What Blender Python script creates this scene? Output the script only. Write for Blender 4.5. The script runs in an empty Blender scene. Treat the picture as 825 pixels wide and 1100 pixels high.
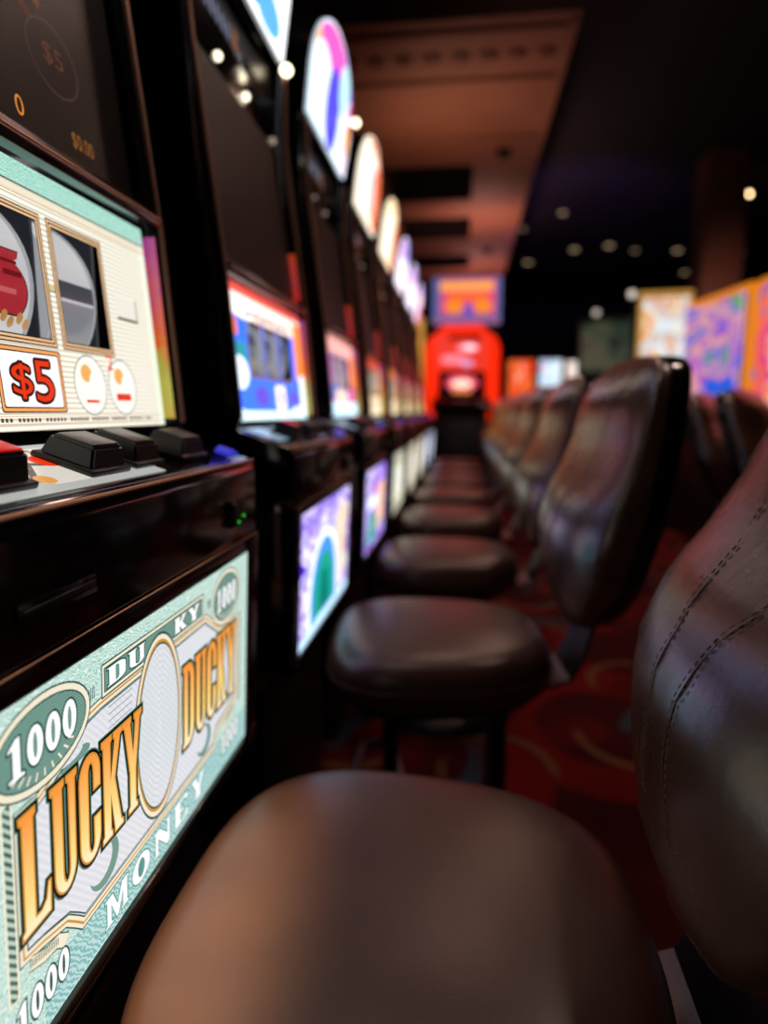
import bpy, bmesh, math, random
from mathutils import Matrix, Vector
from mathutils.geometry import tessellate_polygon
random.seed(7)
S = bpy.context.scene
COL = S.collection
PI = math.pi

# ------------------------------------------------------------------ camera
FPX = 700.0
cam_d = bpy.data.cameras.new('camera')
cam_d.sensor_fit = 'VERTICAL'; cam_d.sensor_height = 36.0; cam_d.sensor_width = 36.0
cam_d.lens = FPX / 1100.0 * 36.0
cam_d.clip_start = 0.02; cam_d.clip_end = 100
cam_d.dof.use_dof = True
cam_d.dof.focus_distance = 0.52
cam_d.dof.aperture_fstop = 2.2
cam = bpy.data.objects.new('camera', cam_d); COL.objects.link(cam)
yaw = math.radians(6.802); pitch = math.radians(8.851)
cR = Vector((math.cos(yaw), math.sin(yaw), 0))
cF = Vector((-math.sin(yaw) * math.cos(pitch), math.cos(yaw) * math.cos(pitch), -math.sin(pitch)))
cU = cR.cross(cF)
M = Matrix.Identity(4)
for i in range(3):
    M[i][0] = cR[i]; M[i][1] = cU[i]; M[i][2] = -cF[i]
M[2][3] = 1.0
cam.matrix_world = M
S.camera = cam

# ------------------------------------------------------------------ world, exposure
W = bpy.data.worlds.new('world'); S.world = W; W.use_nodes = True
W.node_tree.nodes['Background'].inputs[0].default_value = (0.10, 0.085, 0.12, 1)
W.node_tree.nodes['Background'].inputs[1].default_value = 0.02
vs = S.view_settings
vs.view_transform = 'Standard'; vs.look = 'None'; vs.gamma = 1.0; vs.use_curve_mapping = False
vs.exposure = 0.0

def lamp(name, kind, loc, energy, color, size=0.2, target=None, spot=None, blend=0.6):
    d = bpy.data.lights.new(name, kind); d.energy = energy; d.color = color
    if kind == 'AREA': d.shape = 'DISK'; d.size = size
    else: d.shadow_soft_size = size
    if spot: d.spot_size = math.radians(spot); d.spot_blend = blend
    o = bpy.data.objects.new(name, d); COL.objects.link(o); o.location = loc
    if target is not None:
        o.rotation_euler = (Vector(target) - Vector(loc)).to_track_quat('-Z', 'Y').to_euler()
    return o

# downlights over the aisle (casino ceiling cans), plus added front and seat lights
lamp('aisle_overhead_light', 'AREA', (-0.30, 1.2, 3.35), 5, (1.0, 0.72, 0.60), 0.35, (-0.1, 0.8, 0.5))
lamp('aisle_overhead_light', 'AREA', (0.15, 3.2, 3.35), 8, (1.0, 0.62, 0.5), 0.35, (0.1, 3.2, 0))
lamp('aisle_overhead_light', 'AREA', (1.5, 2.2, 3.9), 16, (1.0, 0.74, 0.62), 0.3, (-0.2, 2.0, 1.0))  # added across the aisle to brighten the machine fronts
lamp('aisle_overhead_light', 'AREA', (0.9, 6.0, 3.9), 16, (1.0, 0.6, 0.45), 0.3, (0.8, 5.6, 0))
for py, e in ((0.36, 620), (0.455, 620), (0.55, 560), (0.645, 420)): lamp('seat_glow_spot', 'SPOT', (-0.02, py, 3.3), e, (0.98, 0.84, 0.62), 0.04, (-0.212, py, 0.56), 4.4, 1.0)  # added spots standing in for the belly glass glow on the nearest seat
# added mid-air spots washing the brown soffit from below
lamp('soffit_fill_spot', 'SPOT', (-0.3, 5.6, 2.35), 30, (1.0, 0.60, 0.40), 0.15, (0.1, 5.9, 3.4), 150, 1.0)
lamp('soffit_fill_spot', 'SPOT', (0.2, 8.8, 2.45), 58, (1.0, 0.50, 0.42), 0.15, (0.2, 8.9, 3.4), 150, 1.0)
lamp('soffit_fill_spot', 'SPOT', (0.2, 11.6, 2.45), 48, (1.0, 0.48, 0.42), 0.15, (0.2, 11.6, 3.4), 150, 1.0)
# added purple wash on the dark ceiling, and an added spot on the column
lamp('purple_ceiling_wash', 'SPOT', (1.3, 8.2, 2.3), 230, (0.45, 0.22, 0.95), 0.3, (1.7, 11.5, 4.2), 75, 1.0)
lamp('column_fill_spot', 'SPOT', (2.95, 7.9, 1.7), 45, (1.0, 0.55, 0.45), 0.1, (3.2, 9.0, 2.5), 45, 1.0)

# ------------------------------------------------------------------ materials
MATS = {}
def lin(c):
    """'#rrggbb' or srgb triple -> linear"""
    if isinstance(c, str):
        c = [int(c[i:i + 2], 16) / 255 for i in (1, 3, 5)]
    return tuple((x / 12.92 if x <= 0.04045 else ((x + 0.055) / 1.055) ** 2.4) for x in c)

def base_mat(name):
    m = bpy.data.materials.new(name); m.use_nodes = True
    nt = m.node_tree
    return m, nt, nt.nodes['Principled BSDF']

def N(nt, t, **kw):
    n = nt.nodes.new(t)
    for k, v in kw.items(): setattr(n, k, v)
    return n

def princ(name, color, rough=0.5, metal=0.0, coat=0.0, spec=0.5, bump=None, vary=None, rvary=None):
    if name in MATS: return MATS[name]
    m, nt, b = base_mat(name)
    c = lin(color)
    b.inputs['Base Color'].default_value = (*c, 1)
    b.inputs['Roughness'].default_value = rough
    b.inputs['Metallic'].default_value = metal
    b.inputs['Coat Weight'].default_value = coat
    b.inputs['Specular IOR Level'].default_value = spec
    tc = N(nt, 'ShaderNodeTexCoord')
    if bump:
        sc, st, dist = bump
        no = N(nt, 'ShaderNodeTexNoise'); no.inputs['Scale'].default_value = sc; no.inputs['Detail'].default_value = 6
        bp = N(nt, 'ShaderNodeBump'); bp.inputs['Strength'].default_value = st; bp.inputs['Distance'].default_value = dist
        nt.links.new(tc.outputs['Object'], no.inputs['Vector'])
        nt.links.new(no.outputs['Fac'], bp.inputs['Height']); nt.links.new(bp.outputs['Normal'], b.inputs['Normal'])
    if vary:
        sc, amt = vary
        no = N(nt, 'ShaderNodeTexNoise'); no.inputs['Scale'].default_value = sc; no.inputs['Detail'].default_value = 4
        r = N(nt, 'ShaderNodeValToRGB')
        r.color_ramp.elements[0].position = 0.3; r.color_ramp.elements[1].position = 0.7
        r.color_ramp.elements[0].color = (*[x * (1 - amt) for x in c], 1)
        r.color_ramp.elements[1].color = (*[min(1, x * (1 + amt)) for x in c], 1)
        nt.links.new(tc.outputs['Object'], no.inputs['Vector'])
        nt.links.new(no.outputs['Fac'], r.inputs[0]); nt.links.new(r.outputs[0], b.inputs['Base Color'])
    MATS[name] = m
    return m

def emis(color, strength=1.0, name=None, sample=False, rough=0.25):
    key = name or 'lit_%s_%.2f' % (str(color), strength)
    if key in MATS: return MATS[key]
    m, nt, b = base_mat(key)
    c = lin(color)
    b.inputs['Base Color'].default_value = (*[x * 0.15 for x in c], 1)
    b.inputs['Roughness'].default_value = rough
    b.inputs['Emission Color'].default_value = (*c, 1)
    b.inputs['Emission Strength'].default_value = strength
    if not sample: m.cycles.emission_sampling = 'NONE'
    MATS[key] = m
    return m

def graded(name, axis, stops, strength=1.0, sample=False, wob=0.0):
    """printed colour that runs along an axis of the part's own coordinates; stops: (position in m, colour)"""
    if name in MATS: return MATS[name]
    m, nt, b = base_mat(name)
    tc = N(nt, 'ShaderNodeTexCoord'); sp = N(nt, 'ShaderNodeSeparateXYZ')
    nt.links.new(tc.outputs['Object'], sp.inputs[0])
    mr = N(nt, 'ShaderNodeMapRange'); mr.inputs['From Min'].default_value = stops[0][0]; mr.inputs['From Max'].default_value = stops[-1][0]
    if wob:
        no = N(nt, 'ShaderNodeTexNoise'); no.inputs['Scale'].default_value = 45; no.inputs['Detail'].default_value = 3
        nt.links.new(tc.outputs['Object'], no.inputs['Vector'])
        ma = N(nt, 'ShaderNodeMath', operation='MULTIPLY_ADD'); ma.inputs[1].default_value = wob; ma.inputs[2].default_value = -wob / 2
        ad = N(nt, 'ShaderNodeMath', operation='ADD'); nt.links.new(no.outputs['Fac'], ma.inputs[0]); nt.links.new(ma.outputs[0], ad.inputs[0]); nt.links.new(sp.outputs[axis], ad.inputs[1])
        nt.links.new(ad.outputs[0], mr.inputs['Value'])
    else: nt.links.new(sp.outputs[axis], mr.inputs['Value'])
    r = N(nt, 'ShaderNodeValToRGB'); el = r.color_ramp.elements
    span = stops[-1][0] - stops[0][0]
    for i, (p, c) in enumerate(stops):
        e = el[i] if i < 2 else el.new(0.5)
        e.position = (p - stops[0][0]) / span; e.color = (*lin(c), 1)
    nt.links.new(mr.outputs[0], r.inputs[0])
    nt.links.new(r.outputs[0], b.inputs['Emission Color'])
    b.inputs['Base Color'].default_value = (0.05, 0.05, 0.05, 1)
    b.inputs['Emission Strength'].default_value = strength; b.inputs['Roughness'].default_value = 0.25
    if not sample: m.cycles.emission_sampling = 'NONE'
    MATS[name] = m
    return m

def guilloche(name, light, dark, scale, distort, strength, kind='RINGS', sample=True, thr=(0.35, 0.65)):
    if name in MATS: return MATS[name]
    m, nt, b = base_mat(name)
    tc = N(nt, 'ShaderNodeTexCoord')
    w = N(nt, 'ShaderNodeTexWave'); w.wave_type = 'RINGS' if kind == 'RINGS' else 'BANDS'
    if kind == 'Y': w.bands_direction = 'Y'
    if kind == 'D': w.bands_direction = 'DIAGONAL'
    w.inputs['Scale'].default_value = scale; w.inputs['Distortion'].default_value = distort
    w.inputs['Detail'].default_value = 2; w.inputs['Detail Scale'].default_value = 1.2
    nt.links.new(tc.outputs['Object'], w.inputs['Vector'])
    r = N(nt, 'ShaderNodeValToRGB'); el = r.color_ramp.elements
    el[0].position, el[1].position = thr
    el[0].color = (*lin(dark), 1); el[1].color = (*lin(light), 1)
    nt.links.new(w.outputs['Fac'], r.inputs[0]); nt.links.new(r.outputs[0], b.inputs['Emission Color'])
    b.inputs['Base Color'].default_value = (0.05, 0.05, 0.05, 1)
    b.inputs['Roughness'].default_value = 0.2; b.inputs['Emission Strength'].default_value = strength
    if not sample: m.cycles.emission_sampling = 'NONE'
    MATS[name] = m
    return m

def swirl_screen(name, colors, scale, strength, seed=0.0, distort=1.5, sample=True, stretch=(1, 1, 1)):
    """a busy colourful game picture"""
    if name in MATS: return MATS[name]
    m, nt, b = base_mat(name)
    tc = N(nt, 'ShaderNodeTexCoord'); mp = N(nt, 'ShaderNodeMapping')
    mp.inputs['Location'].default_value = (seed, seed * 1.7, seed * 0.6); mp.inputs['Scale'].default_value = stretch
    no = N(nt, 'ShaderNodeTexNoise'); no.inputs['Scale'].default_value = scale; no.inputs['Detail'].default_value = 2.5
    no.inputs['Distortion'].default_value = distort
    nt.links.new(tc.outputs['Object'], mp.inputs[0]); nt.links.new(mp.outputs[0], no.inputs['Vector'])
    r = N(nt, 'ShaderNodeValToRGB'); el = r.color_ramp.elements
    n = len(colors)
    for i, c in enumerate(colors):
        e = el[i] if i < 2 else el.new(0.5)
        e.position = 0.36 + 0.28 * i / (n - 1); e.color = (*lin(c), 1)
    nt.links.new(no.outputs['Fac'], r.inputs[0]); nt.links.new(r.outputs[0], b.inputs['Emission Color'])
    b.inputs['Base Color'].default_value = (0.03, 0.03, 0.03, 1)
    b.inputs['Roughness'].default_value = 0.2; b.inputs['Emission Strength'].default_value = strength
    if not sample: m.cycles.emission_sampling = 'NONE'
    MATS[name] = m
    return m

BLACK = princ('gloss_black_plastic', (0.055, 0.052, 0.055), 0.13, 0, 0.3, bump=(9, 0.05, 0.002))
MATTE = princ('satin_black_metal', (0.045, 0.043, 0.047), 0.42, bump=(300, 0.1, 0.0005))
MAROON = princ('dark_maroon_lacquer', (0.13, 0.055, 0.05), 0.18, 0, 0.4, vary=(3, 0.2))
COPPER = princ('copper_trim', (0.80, 0.60, 0.50), 0.45, 0.35)
CHROME = princ('brushed_steel', (0.50, 0.48, 0.48), 0.33, 0.95, bump=(120, 0.1, 0.0005))
GREYPL = princ('grey_button_plastic', (0.50, 0.49, 0.49), 0.3, vary=(40, 0.1))
DKBTN = princ('dark_button_plastic', (0.10, 0.10, 0.105), 0.3, vary=(40, 0.1))
LEATHER = None
def make_leather(name, r0, r1, coat, crease):
    m, nt, b = base_mat(name)
    tc = N(nt, 'ShaderNodeTexCoord')
    v = N(nt, 'ShaderNodeTexVoronoi'); v.inputs['Scale'].default_value = 420
    v.feature = 'DISTANCE_TO_EDGE'
    no = N(nt, 'ShaderNodeTexNoise'); no.inputs['Scale'].default_value = 7; no.inputs['Detail'].default_value = 5
    n2 = N(nt, 'ShaderNodeTexNoise'); n2.inputs['Scale'].default_value = 11; n2.inputs['Detail'].default_value = 3
    mp = N(nt, 'ShaderNodeMapping'); mp.inputs['Scale'].default_value = (1, 1.5, 1)
    for t in (v, no): nt.links.new(tc.outputs['Object'], t.inputs['Vector'])
    nt.links.new(tc.outputs['Object'], mp.inputs[0]); nt.links.new(mp.outputs[0], n2.inputs['Vector'])
    r = N(nt, 'ShaderNodeValToRGB'); r.color_ramp.elements[0].position = 0.3; r.color_ramp.elements[1].position = 0.72
    r.color_ramp.elements[0].color = (*lin((0.27, 0.165, 0.12)), 1); r.color_ramp.elements[1].color = (*lin((0.33, 0.21, 0.155)), 1)
    nt.links.new(no.outputs['Fac'], r.inputs[0]); nt.links.new(r.outputs[0], b.inputs['Base Color'])
    rr = N(nt, 'ShaderNodeMapRange'); rr.inputs['To Min'].default_value = r0; rr.inputs['To Max'].default_value = r1
    nt.links.new(n2.outputs['Fac'], rr.inputs['Value']); nt.links.new(rr.outputs[0], b.inputs['Roughness'])
    b1 = N(nt, 'ShaderNodeBump'); b1.inputs['Strength'].default_value = 0.25; b1.inputs['Distance'].default_value = 0.0006
    nt.links.new(v.outputs['Distance'], b1.inputs['Height'])
    b2 = N(nt, 'ShaderNodeBump'); b2.inputs['Strength'].default_value = crease; b2.inputs['Distance'].default_value = 0.006
    nt.links.new(n2.outputs['Fac'], b2.inputs['Height']); nt.links.new(b1.outputs['Normal'], b2.inputs['Normal'])
    nt.links.new(b2.outputs['Normal'], b.inputs['Normal'])
    b.inputs['Specular IOR Level'].default_value = 0.3 + coat * .6
    b.inputs['Coat Weight'].default_value = coat; b.inputs['Coat Roughness'].default_value = 0.24
    nt.links.new(b2.outputs['Normal'], b.inputs['Coat Normal'])
    return m
LEATHER = make_leather('brown_leather', .22, .34, .6, .3)
SEATL = make_leather('worn_brown_leather', .32, .42, .18, .12)
THREAD = princ('tan_thread', (0.50, 0.38, 0.30), 0.7, vary=(300, 0.2))

# ------------------------------------------------------------------ object helpers
def prop(o, label=None, cat=None, group=None, kind=None):
    if label: o['label'] = label
    if cat: o['category'] = cat
    if group: o['group'] = group
    if kind: o['kind'] = kind
    return o

def empty(name, loc, rz=0, label=None, cat=None, group=None):
    o = bpy.data.objects.new(name, None); COL.objects.link(o); o.location = loc; o.rotation_euler = (0, 0, rz)
    o.empty_display_size = 0.1
    return prop(o, label, cat, group)

class MB:
    def __init__(s): s.bm = bmesh.new(); s.mats = []
    def mi(s, m):
        if m not in s.mats: s.mats.append(m)
        return s.mats.index(m)
    def _merge(s, tmp, m, mx=None):
        i = s.mi(m)
        for f in tmp.faces: f.material_index = i
        if mx is not None: bmesh.ops.transform(tmp, matrix=mx, verts=tmp.verts)
        me = bpy.data.meshes.new('tmp'); tmp.to_mesh(me); tmp.free()
        n0 = len(s.bm.faces); s.bm.from_mesh(me); bpy.data.meshes.remove(me)
        return s
    def box(s, c, d, m, bev=0.0, mx=None, seg=2):
        t = bmesh.new(); bmesh.ops.create_cube(t, size=1)
        bmesh.ops.scale(t, vec=d, verts=t.verts)
        if bev: bmesh.ops.bevel(t, geom=t.edges[:], offset=bev, segments=seg, affect='EDGES', profile=0.5)
        bmesh.ops.translate(t, vec=c, verts=t.verts)
        return s._merge(t, m, mx)
    def prism(s, prof, y0, y1, m, bev=0.0, mx=None, axis='Y'):
        """profile in (x,z) extruded along y"""
        t = bmesh.new()
        a = [t.verts.new((x, y0, z)) for x, z in prof]; b = [t.verts.new((x, y1, z)) for x, z in prof]
        t.faces.new(a); t.faces.new(b[::-1])
        n = len(prof)
        for i in range(n): t.faces.new((a[i], b[i], b[(i + 1) % n], a[(i + 1) % n]))
        bmesh.ops.recalc_face_normals(t, faces=t.faces)
        if bev: bmesh.ops.bevel(t, geom=t.edges[:], offset=bev, segments=2, affect='EDGES', profile=0.5)
        return s._merge(t, m, mx)
    def cyl(s, c, r, h, m, seg=24, r2=None, mx=None, bev=0.0):
        t = bmesh.new(); bmesh.ops.create_cone(t, cap_ends=True, segments=seg, radius1=r, radius2=r if r2 is None else r2, depth=h)
        if bev:
            es = [e for e in t.edges if abs(e.verts[0].co.z - e.verts[1].co.z) < 1e-6]
            bmesh.ops.bevel(t, geom=es, offset=bev, segments=2, affect='EDGES', profile=0.5)
        if mx is not None: bmesh.ops.transform(t, matrix=mx, verts=t.verts)
        bmesh.ops.translate(t, vec=c, verts=t.verts)
        return s._merge(t, m)
    def sphere(s, c, r, m, sc=(1, 1, 1), seg=16):
        t = bmesh.new(); bmesh.ops.create_uvsphere(t, u_segments=seg, v_segments=seg // 2, radius=r)
        bmesh.ops.scale(t, vec=sc, verts=t.verts); bmesh.ops.translate(t, vec=c, verts=t.verts)
        return s._merge(t, m)
    def rings(s, rings, m, cap=True, closed=True):
        t = bmesh.new(); R = [[t.verts.new(p) for p in r] for r in rings]
        n = len(rings[0])
        for a, b in zip(R[:-1], R[1:]):
            for i in range(n if closed else n - 1):
                t.faces.new((a[i], a[(i + 1) % n], b[(i + 1) % n], b[i]))
        if cap: t.faces.new(R[0][::-1]); t.faces.new(R[-1])
        bmesh.ops.recalc_face_normals(t, faces=t.faces)
        return s._merge(t, m)
    def tube(s, pts, r, m, seg=8):
        rings = []
        for i, p in enumerate(pts):
            p = Vector(p); a = Vector(pts[max(0, i - 1)]); b = Vector(pts[min(len(pts) - 1, i + 1)])
            d = (b - a).normalized(); up = Vector((0, 0, 1)) if abs(d.z) < 0.9 else Vector((1, 0, 0))
            x = d.cross(up).normalized(); y = d.cross(x)
            rings.append([p + x * r * math.cos(2 * PI * k / seg) + y * r * math.sin(2 * PI * k / seg) for k in range(seg)])
        return s.rings(rings, m)
    def build(s, name, parent=None, mx=None, smooth=True, angle=35):
        me = bpy.data.meshes.new(name)
        if smooth:
            for f in s.bm.faces: f.smooth = True
            la = math.radians(angle)
            for e in s.bm.edges:
                if len(e.link_faces) == 2 and e.calc_face_angle(0) > la: e.smooth = False
        s.bm.to_mesh(me); s.bm.free()
        for m in s.mats: me.materials.append(m)
        o = bpy.data.objects.new(name, me); COL.objects.link(o)
        if parent: o.parent = parent
        if mx is not None: o.matrix_local = mx
        return o

# ------------------------------------------------------------------ printed / backlit artwork (flat shapes in u,v with thin layers)
_tcache = {}
def text_mesh(s):
    if s in _tcache: return _tcache[s]
    cu = bpy.data.curves.new('t', 'FONT'); cu.body = s; cu.resolution_u = 4
    o = bpy.data.objects.new('t', cu); COL.objects.link(o)
    dg = bpy.context.evaluated_depsgraph_get(); dg.update()
    me = bpy.data.meshes.new_from_object(o.evaluated_get(dg))
    vs_ = [(v.co.x, v.co.y) for v in me.vertices]; fs = [tuple(p.vertices) for p in me.polygons]
    bpy.data.objects.remove(o); bpy.data.curves.remove(cu); bpy.data.meshes.remove(me)
    _tcache[s] = (vs_, fs); return _tcache[s]

def arc(cx, cy, rx, ry, a0, a1, n=10):
    return [(cx + rx * math.cos(math.radians(a0 + (a1 - a0) * i / n)), cy + ry * math.sin(math.radians(a0 + (a1 - a0) * i / n))) for i in range(n + 1)]

GLYPH = {
 'L': ([(-.04,1),(.5,1),(.5,.95),(.42,.93),(.42,.09),(.62,.09),(.80,.14),(.88,.27),(.97,.27),(.95,0),(-.04,0),(-.04,.05),(.05,.07),(.05,.93),(-.04,.95)], []),
 'U': ([(-.04,1),(.47,1),(.47,.95),(.39,.93),(.39,.2)] + arc(.52,.2,.13,.12,180,360,8) + [(.65,.93),(.57,.95),(.57,1),(.98,1),(.98,.95),(.90,.93),(.90,.2)] + arc(.48,.2,.42,.2,0,-180,10) + [(.06,.93),(-.04,.95)], []),
 'C': ([(.94,.64),(.94,.8)] + arc(.48,.8,.46,.2,0,180,12) + arc(.48,.2,.46,.2,180,360,12) + [(.94,.38),(.64,.38),(.64,.2)] + arc(.52,.18,.12,.1,0,-180,6) + arc(.52,.82,.12,.1,180,0,6) + [(.64,.64)], []),
 'K': ([(-.04,1),(.45,1),(.45,.95),(.38,.93),(.38,.56),(.62,.93),(.54,.95),(.54,1),(.99,1),(.99,.95),(.88,.93),(.60,.55),(.91,.07),(1.01,.05),(1.01,0),(.56,0),(.56,.05),(.38,.42),(.38,.07),(.45,.05),(.45,0),(-.04,0),(-.04,.05),(.04,.07),(.04,.93),(-.04,.95)], []),
 'Y': ([(-.04,1),(.42,1),(.42,.95),(.37,.93),(.53,.6),(.67,.93),(.6,.95),(.6,1),(1.02,1),(1.02,.95),(.92,.93),(.67,.42),(.67,.07),(.76,.05),(.76,0),(.24,0),(.24,.05),(.33,.07),(.33,.42),(.06,.93),(-.04,.95)], []),
 'D': ([(-.04,0),(.45,0)] + arc(.45,.25,.47,.25,-90,0,8) + arc(.45,.75,.47,.25,0,90,8) + [(-.04,1),(-.04,.95),(.05,.93),(.05,.07),(-.04,.05)], [[(.38,.09),(.45,.09)] + arc(.45,.25,.13,.16,-90,0,6) + arc(.45,.75,.13,.16,0,90,6) + [(.38,.91)]]),
 'M': ([(-.04,0),(.3,0),(.3,.06),(.22,.08),(.22,.7),(.46,0),(.56,0),(.78,.7),(.78,.08),(.7,.06),(.7,0),(1.04,0),(1.04,.06),(.98,.08),(.98,.92),(1.04,.94),(1.04,1),(.74,1),(.52,.4),(.3,1),(-.04,1),(-.04,.94),(.04,.92),(.04,.08),(-.04,.06)], []),
 'N': ([(-.04,0),(.3,0),(.3,.06),(.2,.08),(.2,.66),(.72,0),(.92,0),(.92,.92),(1,.94),(1,1),(.7,1),(.7,.94),(.78,.92),(.78,.42),(.3,1),(-.04,1),(-.04,.94),(.05,.92),(.05,.08),(-.04,.06)], []),
 'E': ([(-.04,0),(.92,0),(.96,.28),(.86,.28),(.7,.1),(.4,.1),(.4,.45),(.62,.45),(.62,.57),(.4,.57),(.4,.9),(.7,.9),(.84,.74),(.94,.74),(.9,1),(-.04,1),(-.04,.94),(.06,.92),(.06,.08),(-.04,.06)], []),
 'O': (arc(.48,.5,.48,.5,0,360,24)[:-1], [arc(.48,.5,.19,.36,0,360,16)[:-1]]),
 '0': (arc(.5,.5,.44,.5,0,360,24)[:-1], [arc(.5,.5,.12,.33,0,360,16)[:-1]]),
 '1': ([(.12,0),(.92,0),(.92,.07),(.72,.1),(.72,1),(.5,1),(.12,.8),(.12,.74),(.34,.78),(.34,.1),(.12,.07)], []),
}

class Art:
    LAY = 0.00025
    def __init__(s): s.v = []; s.f = []; s.fm = []; s.mats = []
    def mi(s, m):
        if m not in s.mats: s.mats.append(m)
        return s.mats.index(m)
    def poly(s, pts, m, L=0, holes=()):
        loops = [[Vector((x, y, 0)) for x, y in pts]] + [[Vector((x, y, 0)) for x, y in h] for h in holes]
        tris = tessellate_polygon(loops); allp = [p for l in loops for p in l]
        n = len(s.v); s.v += [(p.x, p.y, L * s.LAY) for p in allp]
        i = s.mi(m)
        for t in tris:
            a, b, c = [allp[k] for k in t]
            if (b - a).cross(c - a).z < 0: t = t[::-1]
            s.f.append(tuple(n + k for k in t)); s.fm.append(i)
        return s
    def rect(s, x0, y0, x1, y1, m, L=0, r=0.0):
        if r <= 0: return s.poly([(x0, y0), (x1, y0), (x1, y1), (x0, y1)], m, L)
        return s.poly(s.rr(x0, y0, x1, y1, r), m, L)
    @staticmethod
    def rr(x0, y0, x1, y1, r):
        return arc(x1 - r, y1 - r, r, r, 0, 90, 5) + arc(x0 + r, y1 - r, r, r, 90, 180, 5) + arc(x0 + r, y0 + r, r, r, 180, 270, 5) + arc(x1 - r, y0 + r, r, r, 270, 360, 5)
    def ell(s, cx, cy, rx, ry, m, L=0, n=36): return s.poly(arc(cx, cy, rx, ry, 0, 360, n)[:-1], m, L)
    def stroke(s, pts, w, m, L=0, closed=True):
        i = s.mi(m); n = len(pts); h = w / 2; z = L * s.LAY
        P = [Vector(p) for p in pts]; out = []
        for k in range(n):
            a = P[k - 1] if (closed or k > 0) else None; b = P[(k + 1) % n] if (closed or k < n - 1) else None
            d1 = (P[k] - a) if a is not None else (b - P[k]); d2 = (b - P[k]) if b is not None else d1
            if d1.length < 1e-9: d1 = d2
            if d2.length < 1e-9: d2 = d1
            d1 = d1.normalized(); d2 = d2.normalized()
            t = (d1 + d2)
            t = t.normalized() if t.length > 1e-6 else d1
            nn = Vector((-t.y, t.x)); c = max(0.45, nn.dot(Vector((-d1.y, d1.x))))
            out.append((P[k] + nn * h / c, P[k] - nn * h / c))
        b0 = len(s.v)
        for p, q in out: s.v += [(p.x, p.y, z), (q.x, q.y, z)]
        for k in range(n if closed else n - 1):
            a = b0 + 2 * k; c = b0 + 2 * ((k + 1) % n)
            s.f.append((a, a + 1, c + 1, c)); s.fm.append(i)
        return s
    def glyphs(s, word, x0, y0, x1, y1, m, L=2, gap=0.06, out=(), arch=0.0, inner=None):
        """word in the slab letters filling the box; out = [(width, material, layer)] outlines"""
        n = len(word); w = (x1 - x0) / (n + (n - 1) * gap)
        for k, ch in enumerate(word):
            if ch == ' ': continue
            gx = x0 + k * w * (1 + gap)
            body, holes = GLYPH[ch]
            T = lambda P: [(gx + p[0] * w, y0 + p[1] * (y1 - y0) + arch * math.sin(PI * (k + p[0]) / n)) for p in P]
            B = T(body); H = [T(h) for h in holes]
            for (ww, mm, ll) in out:
                s.stroke(B, ww, mm, ll)
                if ll < L: s.poly(B, mm, ll - 0.4 if ll > 0.5 else ll)
            for h in H:
                if inner: s.poly(h, inner, L - 0.2)
            s.poly(B, m, L, H)
        return s
    def text(s, t, x0, y0, x1, y1, m, L=2, grow=0.0, growm=None):
        V, F = text_mesh(t)
        xs = [a for a, b in V]; ys = [b for a, b in V]
        ax, bx, ay, by = min(xs), max(xs), min(ys), max(ys)
        fx = (x1 - x0) / (bx - ax); fy = (y1 - y0) / (by - ay)
        if grow:
            for k in range(12):
                a = 2 * PI * k / 12
                s._t(V, F, x0 - ax * fx + grow * math.cos(a), y0 - ay * fy + grow * math.sin(a), fx, fy, growm, L - 0.5 - 0.02 * k)
        s._t(V, F, x0 - ax * fx, y0 - ay * fy, fx, fy, m, L)
        return s
    def _t(s, V, F, ox, oy, fx, fy, m, L):
        n = len(s.v); s.v += [(ox + a * fx, oy + b * fy, L * s.LAY) for a, b in V]; i = s.mi(m)
        for f in F: s.f.append(tuple(n + k for k in f)); s.fm.append(i)
    def build(s, name, parent, mx, slab=0.0):
        me = bpy.data.meshes.new(name); me.from_pydata(s.v, [], s.f)
        for m in s.mats: me.materials.append(m)
        for p, i in zip(me.polygons, s.fm): p.material_index = i
        me.update()
        o = bpy.data.objects.new(name, me); COL.objects.link(o); o.parent = parent; o.matrix_local = mx
        return o

def plane_mx(p0, p1):
    """u=+y, v from p0 to p1 (x,z), w outward; origin p0"""
    p0 = Vector((p0[0], 0, p0[1])); p1 = Vector((p1[0], 0, p1[1]))
    v = (p1 - p0).normalized(); u = Vector((0, 1, 0)); w = u.cross(v)
    m = Matrix.Identity(4)
    for i in range(3): m[i][0] = u[i]; m[i][1] = v[i]; m[i][2] = w[i]; m[i][3] = p0[i]
    return m

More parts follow.
